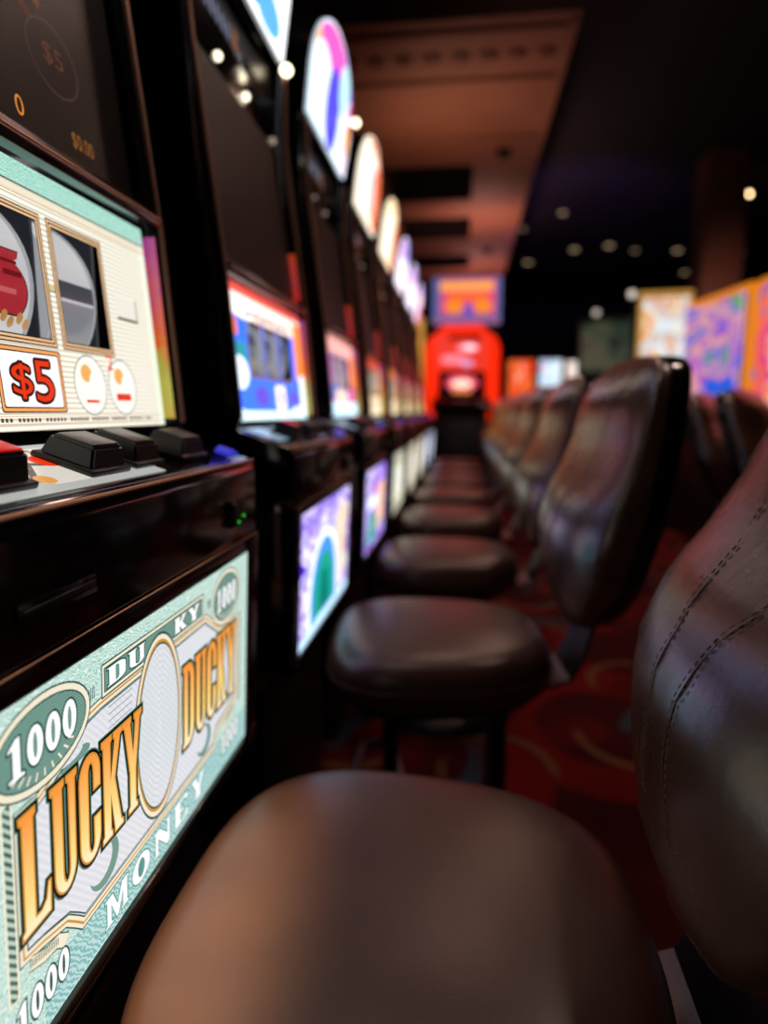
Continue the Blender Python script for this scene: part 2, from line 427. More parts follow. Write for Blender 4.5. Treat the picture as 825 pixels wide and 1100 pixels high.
# ------------------------------------------------------------------ the room
def carpet():
    m, nt, b = base_mat('red_swirl_carpet')
    tc = N(nt, 'ShaderNodeTexCoord')
    def wave(sc, dist, loc, lo, hi, rings=True, ds=1.0):
        mp = N(nt, 'ShaderNodeMapping'); mp.inputs['Location'].default_value = loc
        w = N(nt, 'ShaderNodeTexWave'); w.wave_type = 'RINGS' if rings else 'BANDS'; w.rings_direction = 'Z' if rings else 'X'
        w.inputs['Scale'].default_value = sc; w.inputs['Distortion'].default_value = dist; w.inputs['Detail'].default_value = 1; w.inputs['Detail Scale'].default_value = ds
        nt.links.new(tc.outputs['Object'], mp.inputs[0]); nt.links.new(mp.outputs[0], w.inputs[0])
        r = N(nt, 'ShaderNodeMapRange'); r.inputs['From Min'].default_value = lo; r.inputs['From Max'].default_value = hi
        nt.links.new(w.outputs['Fac'], r.inputs['Value']); return r.outputs[0]
    def mask(sc, loc, lo, hi):
        mp = N(nt, 'ShaderNodeMapping'); mp.inputs['Location'].default_value = loc
        n = N(nt, 'ShaderNodeTexNoise'); n.inputs['Scale'].default_value = sc; n.inputs['Detail'].default_value = 1
        nt.links.new(tc.outputs['Object'], mp.inputs[0]); nt.links.new(mp.outputs[0], n.inputs['Vector'])
        r = N(nt, 'ShaderNodeMapRange'); r.inputs['From Min'].default_value = lo; r.inputs['From Max'].default_value = hi
        nt.links.new(n.outputs['Fac'], r.inputs['Value']); return r.outputs[0]
    def mix(a, c, fac):
        x = N(nt, 'ShaderNodeMix', data_type='RGBA')
        if isinstance(a, tuple): x.inputs[6].default_value = (*lin(a), 1)
        else: nt.links.new(a, x.inputs[6])
        x.inputs[7].default_value = (*lin(c), 1)
        nt.links.new(fac, x.inputs[0]); return x.outputs[2]
    def mul(a, c):
        x = N(nt, 'ShaderNodeMath', operation='MULTIPLY'); nt.links.new(a, x.inputs[0]); nt.links.new(c, x.inputs[1]); return x.outputs[0]
    def crescents(sc, loc, rad, wid, mlo, mhi):
        mp = N(nt, 'ShaderNodeMapping'); mp.inputs['Location'].default_value = loc; mp.inputs['Scale'].default_value = (1, .8, 1)
        v = N(nt, 'ShaderNodeTexVoronoi'); v.inputs['Scale'].default_value = sc; v.voronoi_dimensions = '2D'
        nt.links.new(tc.outputs['Object'], mp.inputs[0]); nt.links.new(mp.outputs[0], v.inputs['Vector'])
        d = N(nt, 'ShaderNodeMath', operation='SUBTRACT'); nt.links.new(v.outputs['Distance'], d.inputs[0]); d.inputs[1].default_value = rad
        ab = N(nt, 'ShaderNodeMath', operation='ABSOLUTE'); nt.links.new(d.outputs[0], ab.inputs[0])
        r = N(nt, 'ShaderNodeMapRange'); r.inputs['From Min'].default_value = wid; r.inputs['From Max'].default_value = wid * .7
        nt.links.new(ab.outputs[0], r.inputs['Value'])
        return mul(r.outputs[0], mask(sc * 1.1, loc, mlo, mhi))
    c = mix((0.36, 0.03, 0.03), (0.25, 0.02, 0.025), mask(2.5, (0.3, 0, 0), 0.42, 0.5))
    c = mix(c, (0.44, 0.05, 0.03), crescents(1.3, (2.2, 1.1, 0), .35, .10, .45, .52))
    c = mix(c, (0.20, 0.25, 0.30), crescents(1.5, (1.1, .62, 0), .33, .055, .50, .56))
    c = mix(c, (0.45, 0.28, 0.18), crescents(1.9, (4.1, 2.3, 0), .30, .035, .48, .54))
    nt.links.new(c, b.inputs['Base Color'])
    b.inputs['Roughness'].default_value = 0.95; b.inputs['Specular IOR Level'].default_value = 0.15
    n = N(nt, 'ShaderNodeTexNoise'); n.inputs['Scale'].default_value = 260
    bp = N(nt, 'ShaderNodeBump'); bp.inputs['Strength'].default_value = 0.5; bp.inputs['Distance'].default_value = 0.004
    nt.links.new(tc.outputs['Object'], n.inputs['Vector']); nt.links.new(n.outputs['Fac'], bp.inputs['Height']); nt.links.new(bp.outputs['Normal'], b.inputs['Normal'])
    return m
WALL = princ('dark_wall_paint', (0.10, 0.075, 0.085), 0.8, vary=(0.6, 0.3))
CEIL = princ('dark_ceiling_paint', (0.085, 0.07, 0.085), 0.7, vary=(0.5, 0.4))
b = MB(); b.box((3, 7.5, -0.05), (16, 26, 0.1), carpet()); prop(b.build('floor'), kind='structure')
b = MB(); b.box((3, 7.5, 4.25), (16, 26, 0.1), CEIL); prop(b.build('ceiling'), kind='structure')
b = MB(); b.box((3, 20.55, 2.1), (16, 0.1, 4.2), WALL); prop(b.build('wall_back'), kind='structure')
b = MB(); b.box((3, -5.55, 2.1), (16, 0.1, 4.2), WALL); prop(b.build('wall_front'), kind='structure')
b = MB(); b.box((-5.05, 7.5, 2.1), (0.1, 26, 4.2), WALL); prop(b.build('wall_left'), kind='structure')
b = MB(); b.box((11.05, 7.5, 2.1), (0.1, 26, 4.2), WALL); prop(b.build('wall_right'), kind='structure')

# dropped soffit over the row of machines: coffers are real recesses
SOF = princ('brown_soffit_plaster', (0.56, 0.37, 0.29), 0.6, vary=(2.5, 0.12))
SOFD = princ('shaded_coffer', (0.085, 0.05, 0.045), 0.7, vary=(3, 0.15))  # recess shade is put into this darker colour
def soffit():
    x0, x1, y0, y1, z0, z1 = -0.98, 0.68, 4.5, 13.2, 3.4, 3.41
    ys = [(6.95, 8.05), (8.72, 9.78), (10.72, 11.7)]; cx0, cx1 = -0.85, 0.06
    b = MB()
    strips = [y0] + [v for p in ys for v in p] + [y1]
    for k in range(0, len(strips), 2):
        b.box(((x0 + x1) / 2, (strips[k] + strips[k + 1]) / 2, (z0 + z1) / 2), (x1 - x0, strips[k + 1] - strips[k], z1 - z0), SOF)
    for a, c in ys:
        b.box(((x0 + cx0) / 2, (a + c) / 2, (z0 + z1) / 2), (cx0 - x0, c - a, z1 - z0), SOF)
        b.box(((x1 + cx1) / 2, (a + c) / 2, (z0 + z1) / 2), (x1 - cx1, c - a, z1 - z0), SOF)
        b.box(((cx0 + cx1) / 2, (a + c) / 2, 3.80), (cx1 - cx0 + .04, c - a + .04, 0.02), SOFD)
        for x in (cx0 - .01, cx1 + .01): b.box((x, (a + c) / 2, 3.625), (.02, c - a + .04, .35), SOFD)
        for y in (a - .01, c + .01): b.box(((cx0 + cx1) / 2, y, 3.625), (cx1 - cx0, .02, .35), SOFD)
    # frieze mouldings on the underside
    for y in (4.62, 5.25, 6.3): b.box(((x0 + x1) / 2, y, z0 - 0.012), (x1 - x0 - 0.06, 0.05, 0.024), SOF, 0.006)
    for i in range(8):
        cx = x0 + 0.16 + i * 0.19
        b.cyl((cx, 4.94, z0 - 0.01), 0.075, 0.02, SOF, 20, mx=None, bev=0.004)
        b.cyl((cx, 4.94, z0 - 0.025), 0.035, 0.02, SOF, 16)
    b.box((x1 - 0.03, (y0 + y1) / 2, z0 - 0.012), (0.05, y1 - y0 - 0.1, 0.024), SOF, 0.006)
    return b.build('trim_1')
prop(soffit(), kind='structure')
b = MB(); b.box((0, 0, 2.1), (0.5, 0.5, 4.2), princ('brown_column_plaster', (0.42, 0.27, 0.22), 0.6, vary=(3, 0.1)), 0.02)
b.box((0, 0, 0.15), (0.6, 0.6, 0.3), MATTE, 0.02)
o = b.build('column'); o.location = (3.22, 9.3, 0); prop(o, kind='structure')
for i, (x, y) in enumerate(((0.34, 6.62), (0.32, 10.4))):
    b = MB(); b.cyl((0, 0, -0.015), 0.075, 0.03, MATTE, 24, bev=0.006); b.sphere((0, 0, -0.035), 0.055, MATTE, (1, 1, 0.8))  # dark disc and dome under the soffit
    o = b.build('ceiling_dome'); o.location = (x, y, 3.4)
    prop(o, ('small black dome fixture on the brown soffit, the nearer one by the first coffer', 'small black dome fixture on the brown soffit, the farther one by the last coffer')[i], 'security camera')

# ------------------------------------------------------------------ slot machines of the row
CREAM = emis('#f6ecd2', 1.0); WHITE = emis('#ffffff', 1.05); DTEAL = emis('#2f5f58', 0.8); INK = emis('#0a1512', 0.25)
NAVY = emis('#26314a', 0.6); ORG = emis('#f07818', 1.0); RED = emis('#e8360c', 1.0); GOLD = emis('#d99b3c', 0.9)
PALE = emis('#dfe0e6', 0.95)
BELLY0 = (-0.0125, 0.563); BELLY1 = (0.0, 0.819)
UH = 0.2485
def P(Y, z): return (Y - 0.555, (z - 0.563) * 1.001)

def belly_bank(root, mx):
    a = Art()
    bg = guilloche('teal_banknote_engraving', '#e6f6ee', '#9accbe', 120, 14, 1.0, 'RINGS', True, (0.2, 0.8))
    field = guilloche('pale_banknote_centre', '#e8e8ee', '#dddfe6', 90, 2, 1.0, 'D', True)
    hatch = guilloche('teal_hatching', '#8db3a6', '#5f9084', 130, 0.6, 0.85, 'Y', False)
    hatch2 = guilloche('blue_green_hatching', '#c4e6e2', '#86bfc0', 110, 8, 0.95, 'D', False)
    rope = guilloche('rope_hatching', '#cfe6d8', '#3c6f62', 95, 0.2, 0.8, 'D', False)
    vt = 0.256
    a.rect(-UH, 0, UH, vt, bg, 0)
    a.poly([P(.372, .565), P(.80, .565), P(.80, .606), P(.372, .606)], hatch2, .6)
    # white-cream outer line
    fr = [P(.352, .638), P(.352, .742), P(.372, .742), P(.385, .747), P(.410, .757), P(.430, .772), P(.450, .774), P(.664, .774), P(.676, .766), P(.705, .748), P(.765, .742), P(.765, .640), P(.735, .632), P(.700, .626), P(.690, .607), P(.420, .607), P(.412, .615), P(.400, .626), P(.372, .634)]
    a.poly(fr, field, 1)
    a.stroke(fr, .0095, DTEAL, 1.2); a.stroke(fr, .0072, CREAM, 1.4); a.stroke(fr, .0018, GOLD, 1.6)
    cx = sum(p[0] for p in fr) / len(fr); cy = sum(p[1] for p in fr) / len(fr)
    a.stroke([(cx + (x - cx) * .975, cy + (y - cy) * .93) for x, y in fr], .0012, DTEAL, 1.3)
    # swirl shapes in the pale field
    for (px, pz, rx, ry) in ((.452, .635, .022, .020), (.66, .632, .02, .018), (.415, .748, .02, .006)):
        a.ell(*P(px, pz), rx, ry, hatch, 1.25); a.ell(P(px, pz)[0] - .006, P(px, pz)[1] + .004, rx * .8, ry * .8, field, 1.32)
    for k in range(5): a.stroke([P(.462, .765 - k * .006), P(.50, .765 - k * .006)], .0009, emis('#9aa7aa', .8), 1.3, False)
    # rope borders
    for (A, B) in (((.337, .615), (.346, .757)), ((.770, .625), (.779, .75))):
        a.rect(*P(*A), *P(*B), rope, 1.1)
        a.stroke([P(A[0], A[1]), P(B[0], A[1]), P(B[0], B[1]), P(A[0], B[1])], .0018, CREAM, 1.3)
    # corner ovals with 1000
    for (x0, x1, z0, z1) in ((.328, .434, .750, .812), (.682, .772, .750, .812)):
        c = P((x0 + x1) / 2, (z0 + z1) / 2); rx = (x1 - x0) / 2; ry = (z1 - z0) / 2
        a.ell(*c, rx + .003, ry + .003, DTEAL, 1.7); a.ell(*c, rx + .0015, ry + .0015, CREAM, 1.8); a.ell(*c, rx - .003, ry - .003, DTEAL, 1.9); a.ell(*c, rx - .0042, ry - .0042, hatch, 2)
        w = (x1 - x0) * .36
        a.glyphs('1000', c[0] - w, c[1] - .013, c[0] + w, c[1] + .015, WHITE, 2.6, .02, out=((.0035, DTEAL, 2.3),))
        for k in range(9):
            t = math.radians(215 + k * 13.5)
            a.stroke([(c[0] + rx * .62 * math.cos(t), c[1] + ry * .66 * math.sin(t)), (c[0] + rx * .78 * math.cos(t), c[1] + ry * .84 * math.sin(t))], .0016, CREAM, 2.4, False)
    # curved fluted scroll under the left field and bottom 1000s
    for s_, x0 in ((1, .352), (-1, .764)):
        pts = [P(x0 + s_ * .006, .629), P(x0 + s_ * .022, .622), P(x0 + s_ * .036, .620), P(x0 + s_ * .046, .612)]
        a.stroke(pts, .011, DTEAL, 1.7, False); a.stroke(pts, .009, CREAM, 1.8, False)
        for k in range(14):
            t = k / 13; q0 = Vector(pts[0]).lerp(Vector(pts[2]), t)
            a.stroke([(q0.x, q0.y - .003), (q0.x, q0.y + .003)], .0010, DTEAL, 1.95, False)
    for x0, x1 in ((.341, .401), (.712, .772)):
        a.glyphs('1000', P(x0, 0)[0], P(0, .583)[1], P(x1, 0)[0], P(0, .6085)[1], WHITE, 2.6, .02, out=((.0032, DTEAL, 2.3),))
    a.glyphs('MONEY', P(.452, 0)[0], P(0, .572)[1], P(.66, 0)[0], P(0, .598)[1], WHITE, 2.6, .25, out=((.003, emis('#5d9c97', .9), 2.3),))
    # banner
    bx0, bz0 = P(.452, .776); bx1, bz1 = P(.657, .8045)
    a.rect(bx0, bz0, bx1, bz1, DTEAL, 1.9); a.rect(bx0 + .0015, bz0 + .0015, bx1 - .0015, bz1 - .0015, CREAM, 2)
    a.rect(bx0 + .004, bz0 + .004, bx1 - .004, bz1 - .004, DTEAL, 2.1); a.rect(bx0 + .0052, bz0 + .0052, bx1 - .0052, bz1 - .0052, hatch, 2.2)
    a.glyphs('DU', P(.462, 0)[0], bz0 + .0065, P(.524, 0)[0], bz1 - .0065, WHITE, 2.8, .1, out=((.0028, DTEAL, 2.5),))
    a.glyphs('KY', P(.584, 0)[0], bz0 + .0065, P(.645, 0)[0], bz1 - .0065, WHITE, 2.8, .1, out=((.0028, DTEAL, 2.5),))
    for k in range(5):
        for s_ in (0, 1):
            x = P(.442 - .0022 * k, 0)[0] if s_ == 0 else P(.668 + .0022 * k, 0)[0]
            a.stroke([(x, bz0 + .006), (x, bz1 - .012)], .0010, DTEAL, 1.7, False)
    # plain oval medallion in the middle
    c = P(.550, .705)
    a.ell(*c, .050, .092, DTEAL, 3.0, 48); a.ell(*c, .048, .0895, CREAM, 3.1, 48); a.ell(*c, .0445, .085, GOLD, 3.2, 48)
    a.ell(*c, .0425, .082, DTEAL, 3.3, 48); a.ell(*c, .041, .080, field, 3.4, 48)
    for k in range(11): 
        r = .95 - k * .08
        a.stroke(arc(c[0], c[1], .041 * r, .080 * r, 0, 360, 40)[:-1], .0009, emis('#c4d8d4', .95), 3.5)
    # big words with dark panel behind
    letter = graded('gold_lettering', 'Y', [(.08, '#fffbe0'), (.112, '#ffe08a'), (.145, '#ffac3c'), (.185, '#ff8a26')], 1.0)
    for word, x0, x1, z0, z1 in (('LUCKY', .352, .513, .652, .741), ('DUCKY', .603, .757, .651, .741)):
        X0, Z0 = P(x0, z0); X1, Z1 = P(x1, z1)
        a.glyphs(word, X0, Z0, X1, Z1, letter, 5, .07, out=((.0085, emis('#5c8f86', .8), 3.9), (.0062, INK, 4.2), (.0016, GOLD, 5.1)), inner=NAVY)
    return a.build('belly_glass', root, mx)

def belly_picture(root, mx, style):
    a = Art(); vt = .256
    if style == 'river':
        sw = swirl_screen('violet_blue_game_picture', ['#f4ecff', '#5a28d8', '#f0d8ff', '#3a18b0', '#7a48f0', '#2a40e0', '#6a28d0', '#e0b0f0', '#4a20c0', '#ffffff'], 15, 1.35, 2.0, 1.2)
        warm = swirl_screen('warm_game_picture', ['#f08a50', '#ffffff', '#f6d7a0', '#e8764a', '#ffffff'], 18, 1.1, 5, 1.0)
        a.rect(-UH, 0, UH, vt, sw, 0)
        a.poly([(.05, .02), (.20, .05), (.235, .21), (.16, .24), (.08, .20), (.06, .12)], warm, 1)
        a.poly(arc(-.03, .07, .15, .13, 0, 180, 16) + [(-.18, .02), (.12, .02)], emis('#e8f2ff', 1.49), 1.2)
        a.poly(arc(-.03, .06, .125, .12, 0, 180, 16) + [(-.15, .02), (.10, .02)], emis('#3f8fe8', 1.35), 1.4)
        a.poly(arc(-.03, .05, .10, .10, 0, 180, 16) + [(-.13, .025), (.07, .025)], emis('#16a08c', 1.22), 1.6)
        a.poly([(-.08, .03), (.02, .03), (-.01, .11), (-.05, .11)], emis('#0b7a6e', 1.08), 1.8)
        a.rect(-UH, 0, UH, .018, emis('#bfe6ff', 1.49), 2)
    elif style == 'violet':
        sw = swirl_screen('pink_violet_game_picture', ['#b03098', '#6a2fe0', '#a890f0', '#3a4fd0', '#f0e0ff'], 14, 1.3, 6.0, 1.0)
        a.rect(-UH, 0, UH, vt, sw, 0)
        a.poly([(-.02, .03), (.21, .06), (.21, .20), (.05, .19)], emis('#f3c49a', 1.35), 1)
        a.poly([(-.2, .02), (.0, .02), (.04, .09), (-.12, .12)], emis('#18a088', 1.22), 1.2)
        a.rect(-.2, .13, .02, .17, emis('#dceaff', 1.49), 1.3)
    else:
        c = {'ivory': ['#b8b0a0', '#fff8e6', '#e8d6a8', '#cfd8e8', '#fffdf2'], 'sage': ['#8ea69a', '#eef4e4', '#d8c890', '#b4c4d8', '#ffffff'], 'lilac': ['#8a8ac8', '#e4e8ff', '#a0b8e0', '#c8b8e8', '#ffffff']}[style]
        a.rect(-UH, 0, UH, vt, swirl_screen(style + '_game_picture', c, 15, .85, 3, .8), 0)
        for k in range(3): a.rect(-.19 + k * .135, .05, -.10 + k * .135, .2, emis(c[1], 1.28), 1, .01)
    return a.build('belly_glass', root, mx)

REEL0 = (-0.108, 0.982); REEL1 = (-0.127, 1.222)
def Q(Y, z): return (Y * 0.985 - 0.555, (z - 0.982) * 1.003)
WINS = [(-.148, -.058), (-.042, .045), (.062, .150)]      # windows in u
def reel_front(root, mx, style):
    a = Art(); H = .2405; w = .257
    z0, z1 = Q(0, 1.063)[1], Q(0, 1.178)[1]
    hs = [[(p, z0), (q, z0), (q, z1), (p, z1)] for p, q in WINS]
    if style == 'bank':
        base = guilloche('ruled_ivory', '#fffcee', '#cfc6ae', 62, 0.0, 1.05, 'Y', True, (0.05, 0.5))
        a.poly([(-w, 0), (w, 0), (w, H), (-w, H)], base, 0, hs)
        teal = guilloche('teal_top_border', '#c4efe0', '#8fd0be', 130, 12, 1.0, 'RINGS', False, (.2, .8))
        a.rect(-w, H - .020, w, H, teal, 1); a.stroke([(-w, H - .021), (w, H - .021)], .0016, DTEAL, 1.4, False)
        a.rect(-w, H - .028, w, H - .023, CREAM, 1.2); a.stroke([(-w, H - .030), (w, H - .030)], .0010, GOLD, 1.4, False)
        a.rect(w - .012, 0, w, H - .02, emis('#e9f7df', 1.1), 1); a.rect(-w, 0, -w + .012, H - .02, emis('#e9f7df', 1.1), 1)
        for h in hs:
            a.stroke(h, .008, INK, 1.2); a.stroke(h, .0055, emis('#f2c99a', .95), 1.5); a.stroke(h, .0015, emis('#7a4a26', .7), 1.8)
        for k in range(2):
            u0, u1 = WINS[k][1] + .004, WINS[k + 1][0] - .004
            a.rect(u0, .132, u1, .138, emis('#e8d49a', .9), 1.3); a.stroke([(u0, .131), (u1, .131)], .001, INK, 1.5, False)
        # $5 box
        x0, y0 = Q(.520, .998); x1, y1 = Q(.614, 1.056)
        a.rect(x0, y0, x1, y1, emis('#3a1c0c', .5), 2, .003); a.rect(x0 + .0012, y0 + .0012, x1 - .0012, y1 - .0012, emis('#f6a860', 1.0), 2.1, .003)
        a.rect(x0 + .004, y0 + .004, x1 - .004, y1 - .004, emis('#3a1c0c', .5), 2.2, .002); a.rect(x0 + .0052, y0 + .0052, x1 - .0052, y1 - .0052, WHITE, 2.3, .002)
        xm = (x0 + x1) / 2
        a.text('$', x0 + .018, y0 + .012, xm - .002, y1 - .015, RED, 4, .0028, emis('#3a1408', .5)); a.text('5', xm + .002, y0 + .010, x1 - .018, y1 - .011, RED, 4.5, .0028, emis('#3a1408', .5))
        # two plain pay ovals, small plate, line of fine print
        for (cy_, rz) in ((.662, .030), (.728, .030)):
            c = Q(cy_, 1.026)
            a.ell(*c, rz, .031, emis('#8aa098', .8), 2); a.ell(*c, rz - .0015, .0295, emis('#fbfbf2', 1.05), 2.1)
            a.ell(c[0] - .006, c[1] + .012, .010, .009, emis('#f8b45c', 1), 2.3); a.ell(c[0] + .007, c[1] + .006, .008, .007, WHITE, 2.4)
        c = Q(.662, 1.010); a.rect(c[0] - .012, c[1] - .002, c[0] + .012, c[1] + .001, RED, 2.4)
        c = Q(.728, 1.016); a.rect(c[0] - .016, c[1] - .005, c[0] + .016, c[1] + .003, RED, 2.4)
        a.text('2', *Q(.699, 1.044), *Q(.712, 1.060), RED, 2.6)
        x0, y0 = Q(.738, 1.106); x1, y1 = Q(.783, 1.130)
        a.rect(x0, y0 - .003, x1 + .002, y1, emis('#5a5040', .5), 2); a.rect(x0, y0, x1, y1, emis('#f4efe2', 1.0), 2.2)
        a.rect(-w, .006, w, .0065, GOLD, 2); a.rect(-w, .0125, w, .013, GOLD, 2)
        for k in range(86):
            u = -.25 + k * .0055
            if k % 7 != 5: a.rect(u, .0078, u + .0036, .0112, emis('#6a5a3a', .6), 2.1)
    elif style == 'blue':
        a.poly([(-w, 0), (w, 0), (w, H), (-w, H)], emis('#2460e0', 2.10, sample=True, name='lit_blue_reel_glass'), 0, hs)
        a.poly([(-w, .185), (w, .185), (w, H), (-w, H)], emis('#ffe9e0', 1.61), 1)
        a.rect(-w, .225, w, H, emis('#e8584a', 1.40), 1.2)
        a.rect(.19, .09, w, .22, emis('#f88a2c', 1.47), 1.3); a.rect(.215, .02, w, .10, emis('#f4f8ff', 1.61), 1.4)
        a.rect(-w, .10, -.16, .14, emis('#1c8fa0', 1.40), 1.3); a.ell(-.21, .085, .05, .03, emis('#e8f6ff', 1.61), 1.35)
        a.rect(-w, .15, -.2, .18, emis('#f07848', 1.40), 1.4); a.ell(-.15, .20, .06, .018, emis('#ffffff', 1.68), 1.6)
        a.poly([(-w, 0), (w, 0), (w, .022), (.18, .03), (.1, .016), (-.2, .018), (-w, .03)], emis('#d8f6fa', 1.61), 1.5)
        a.rect(.005, .018, .075, .07, emis('#fff4f0', 1.61), 1.7, .006); a.rect(.03, .03, .05, .058, RED, 1.9)
        for u in (-.09, .15): a.ell(u, .045, .045, .02, emis('#5a48d0', 1.40), 1.5)
        for h in hs: a.stroke(h, .007, emis('#8a6a50', 0.98), 2)
    elif style == 'pink':
        a.poly([(-w, 0), (w, 0), (w, H), (-w, H)], emis('#c85ab4', 1.40, sample=True, name='lit_pink_reel_glass'), 0, hs)
        a.poly([(-w, .19), (w, .19), (w, H), (-w, H)], emis('#f4a8a0', 1.54), 1); a.rect(.17, .10, w, .2, emis('#f8923c', 1.40), 1.2)
        a.rect(-w, 0, w, .045, emis('#c4ecff', 1.61), 1.2); a.rect(-w, .05, -.05, .1, emis('#3060c0', 1.26), 1.3); a.ell(-.02, .062, .1, .025, emis('#ffd0b0', 1.54), 1.6)
        a.rect(.2, .05, w, .1, emis('#e02a60', 1.26), 1.3)
        for h in hs: a.stroke(h, .006, emis('#a8b8d8', 0.98), 2)
    else:
        a.poly([(-w, 0), (w, 0), (w, H), (-w, H)], emis('#ead6b4', 1.26, sample=True, name='lit_cream_reel_glass'), 0, hs)
        a.rect(-w, .2, w, H, emis('#d84830' if style == 'cream' else '#e8803a', .9), 1); a.rect(.19, 0, w, .2, emis('#c88a4a', 1.12), 1.2); a.rect(-w, 0, .18, .03, emis('#f8e8c0', 1.40), 1.3)
        for h in hs: a.stroke(h, .006, emis('#a8804a', 0.98), 2)
    return a.build('reel_glass', root, mx)

def reels(root, style):
    """three real drums behind the windows"""
    strip = emis('#e9e9ec', .62, name='lit_reel_strip', sample=False, rough=.4)  # drums glow in place of a lamp inside the cabinet
    dark = princ('reel_cavity', (.16, .18, .24), .6, vary=(8, .2))
    if style == 'blue': strip = emis('#9aa090', .45, name='lit_grey_reel_strip')
    if style in ('pink', 'cream', 'orange'): strip = emis('#b0a89c', .5, name='lit_beige_reel_strip')
    c = Vector((-0.214, 0, 1.115)); R = .088
    for k, (u0, u1) in enumerate(WINS):
        b = MB(); n = 48
        rings = []
        for y in (u0 + .004, u1 - .012):
            rings.append([(c.x + R * math.cos(2 * PI * i / n), y, c.z + R * math.sin(2 * PI * i / n)) for i in range(n)])
        b.rings(rings, strip)
        # rim discs, slightly proud
        for y in (u0 + .004, u1 - .012):
            rr = [[(c.x + (R + .002) * math.cos(2 * PI * i / n), y + s * .0015, c.z + (R + .002) * math.sin(2 * PI * i / n)) for i in range(n)] for s in (-1, 1)]
            b.rings(rr, emis('#c9ccd2', .5))
        # symbols wrapped on the drum
        def patch(y0, y1, a0, a1, m, dr, shape=None):
            rr = []; NJ = 16; mid = (y0 + y1) / 2; hw = (y1 - y0) / 2
            for j in range(NJ + 1):
                f = j / NJ; t = math.radians(a0 + (a1 - a0) * f); g = shape(f) if shape else 1
                rr.append([(c.x + (R + dr) * math.cos(t), mid + hw * g * q, c.z + (R + dr) * math.sin(t)) for q in (-1, 1)])
            b.rings(rr, m, cap=False, closed=False)
        um = (u0 + u1) / 2 - .004
        if style == 'bank':
            if k == 1:
                sack = lambda f: (.35 + .65 * math.sqrt(max(0, math.sin(PI * min(1, f / .9 + .12))))) if f < .82 else .62 + (f - .82) * 1.2
                patch(um - .030, um + .030, -20, 18, emis('#3a1010', .5), .0010, sack); patch(um - .0275, um + .0275, -19, 17, emis('#b02c36', .8), .0016, sack)
                patch(um - .022, um + .012, -8, -5, emis('#d86a68', .7), .0022); patch(um - .004, um + .020, 2, 5, emis('#7a1820', .7), .0022); patch(um - .016, um + .016, 9, 11, emis('#7a1820', .7), .0022)
                for q in range(7): patch(um - .036 + q * .0105, um - .0275 + q * .0105, -27 + (q % 2) * 3, -20 + (q % 2) * 3, emis('#c08a4a', .8), .0020 + .0002 * (q % 2), lambda f: math.sqrt(max(.02, 1 - (2 * f - 1) ** 2)))
            else:
                patch(um - .038, um + .038, -30, -4, emis('#9a9ca4', .6), .001); patch(um - .036, um + .036, -2, 9, emis('#5a6068', .5), .001)
        else:
            for q, col in ((-25, '#d8c040'), (5, '#50605a'), (35, '#c05040')):
                patch(um - .026, um + .026, q, q + 14, emis(col, .5), .001)
        b.build('reel', root)
    b = MB(); b.box((-0.315, 0.0, 1.115), (.012, .50, .23), dark)
    for u in (-.155, -.050, .053, .157): b.box((-.215, u, 1.115), (.16, .004, .2), dark)
    b.build('reel_housing', root)

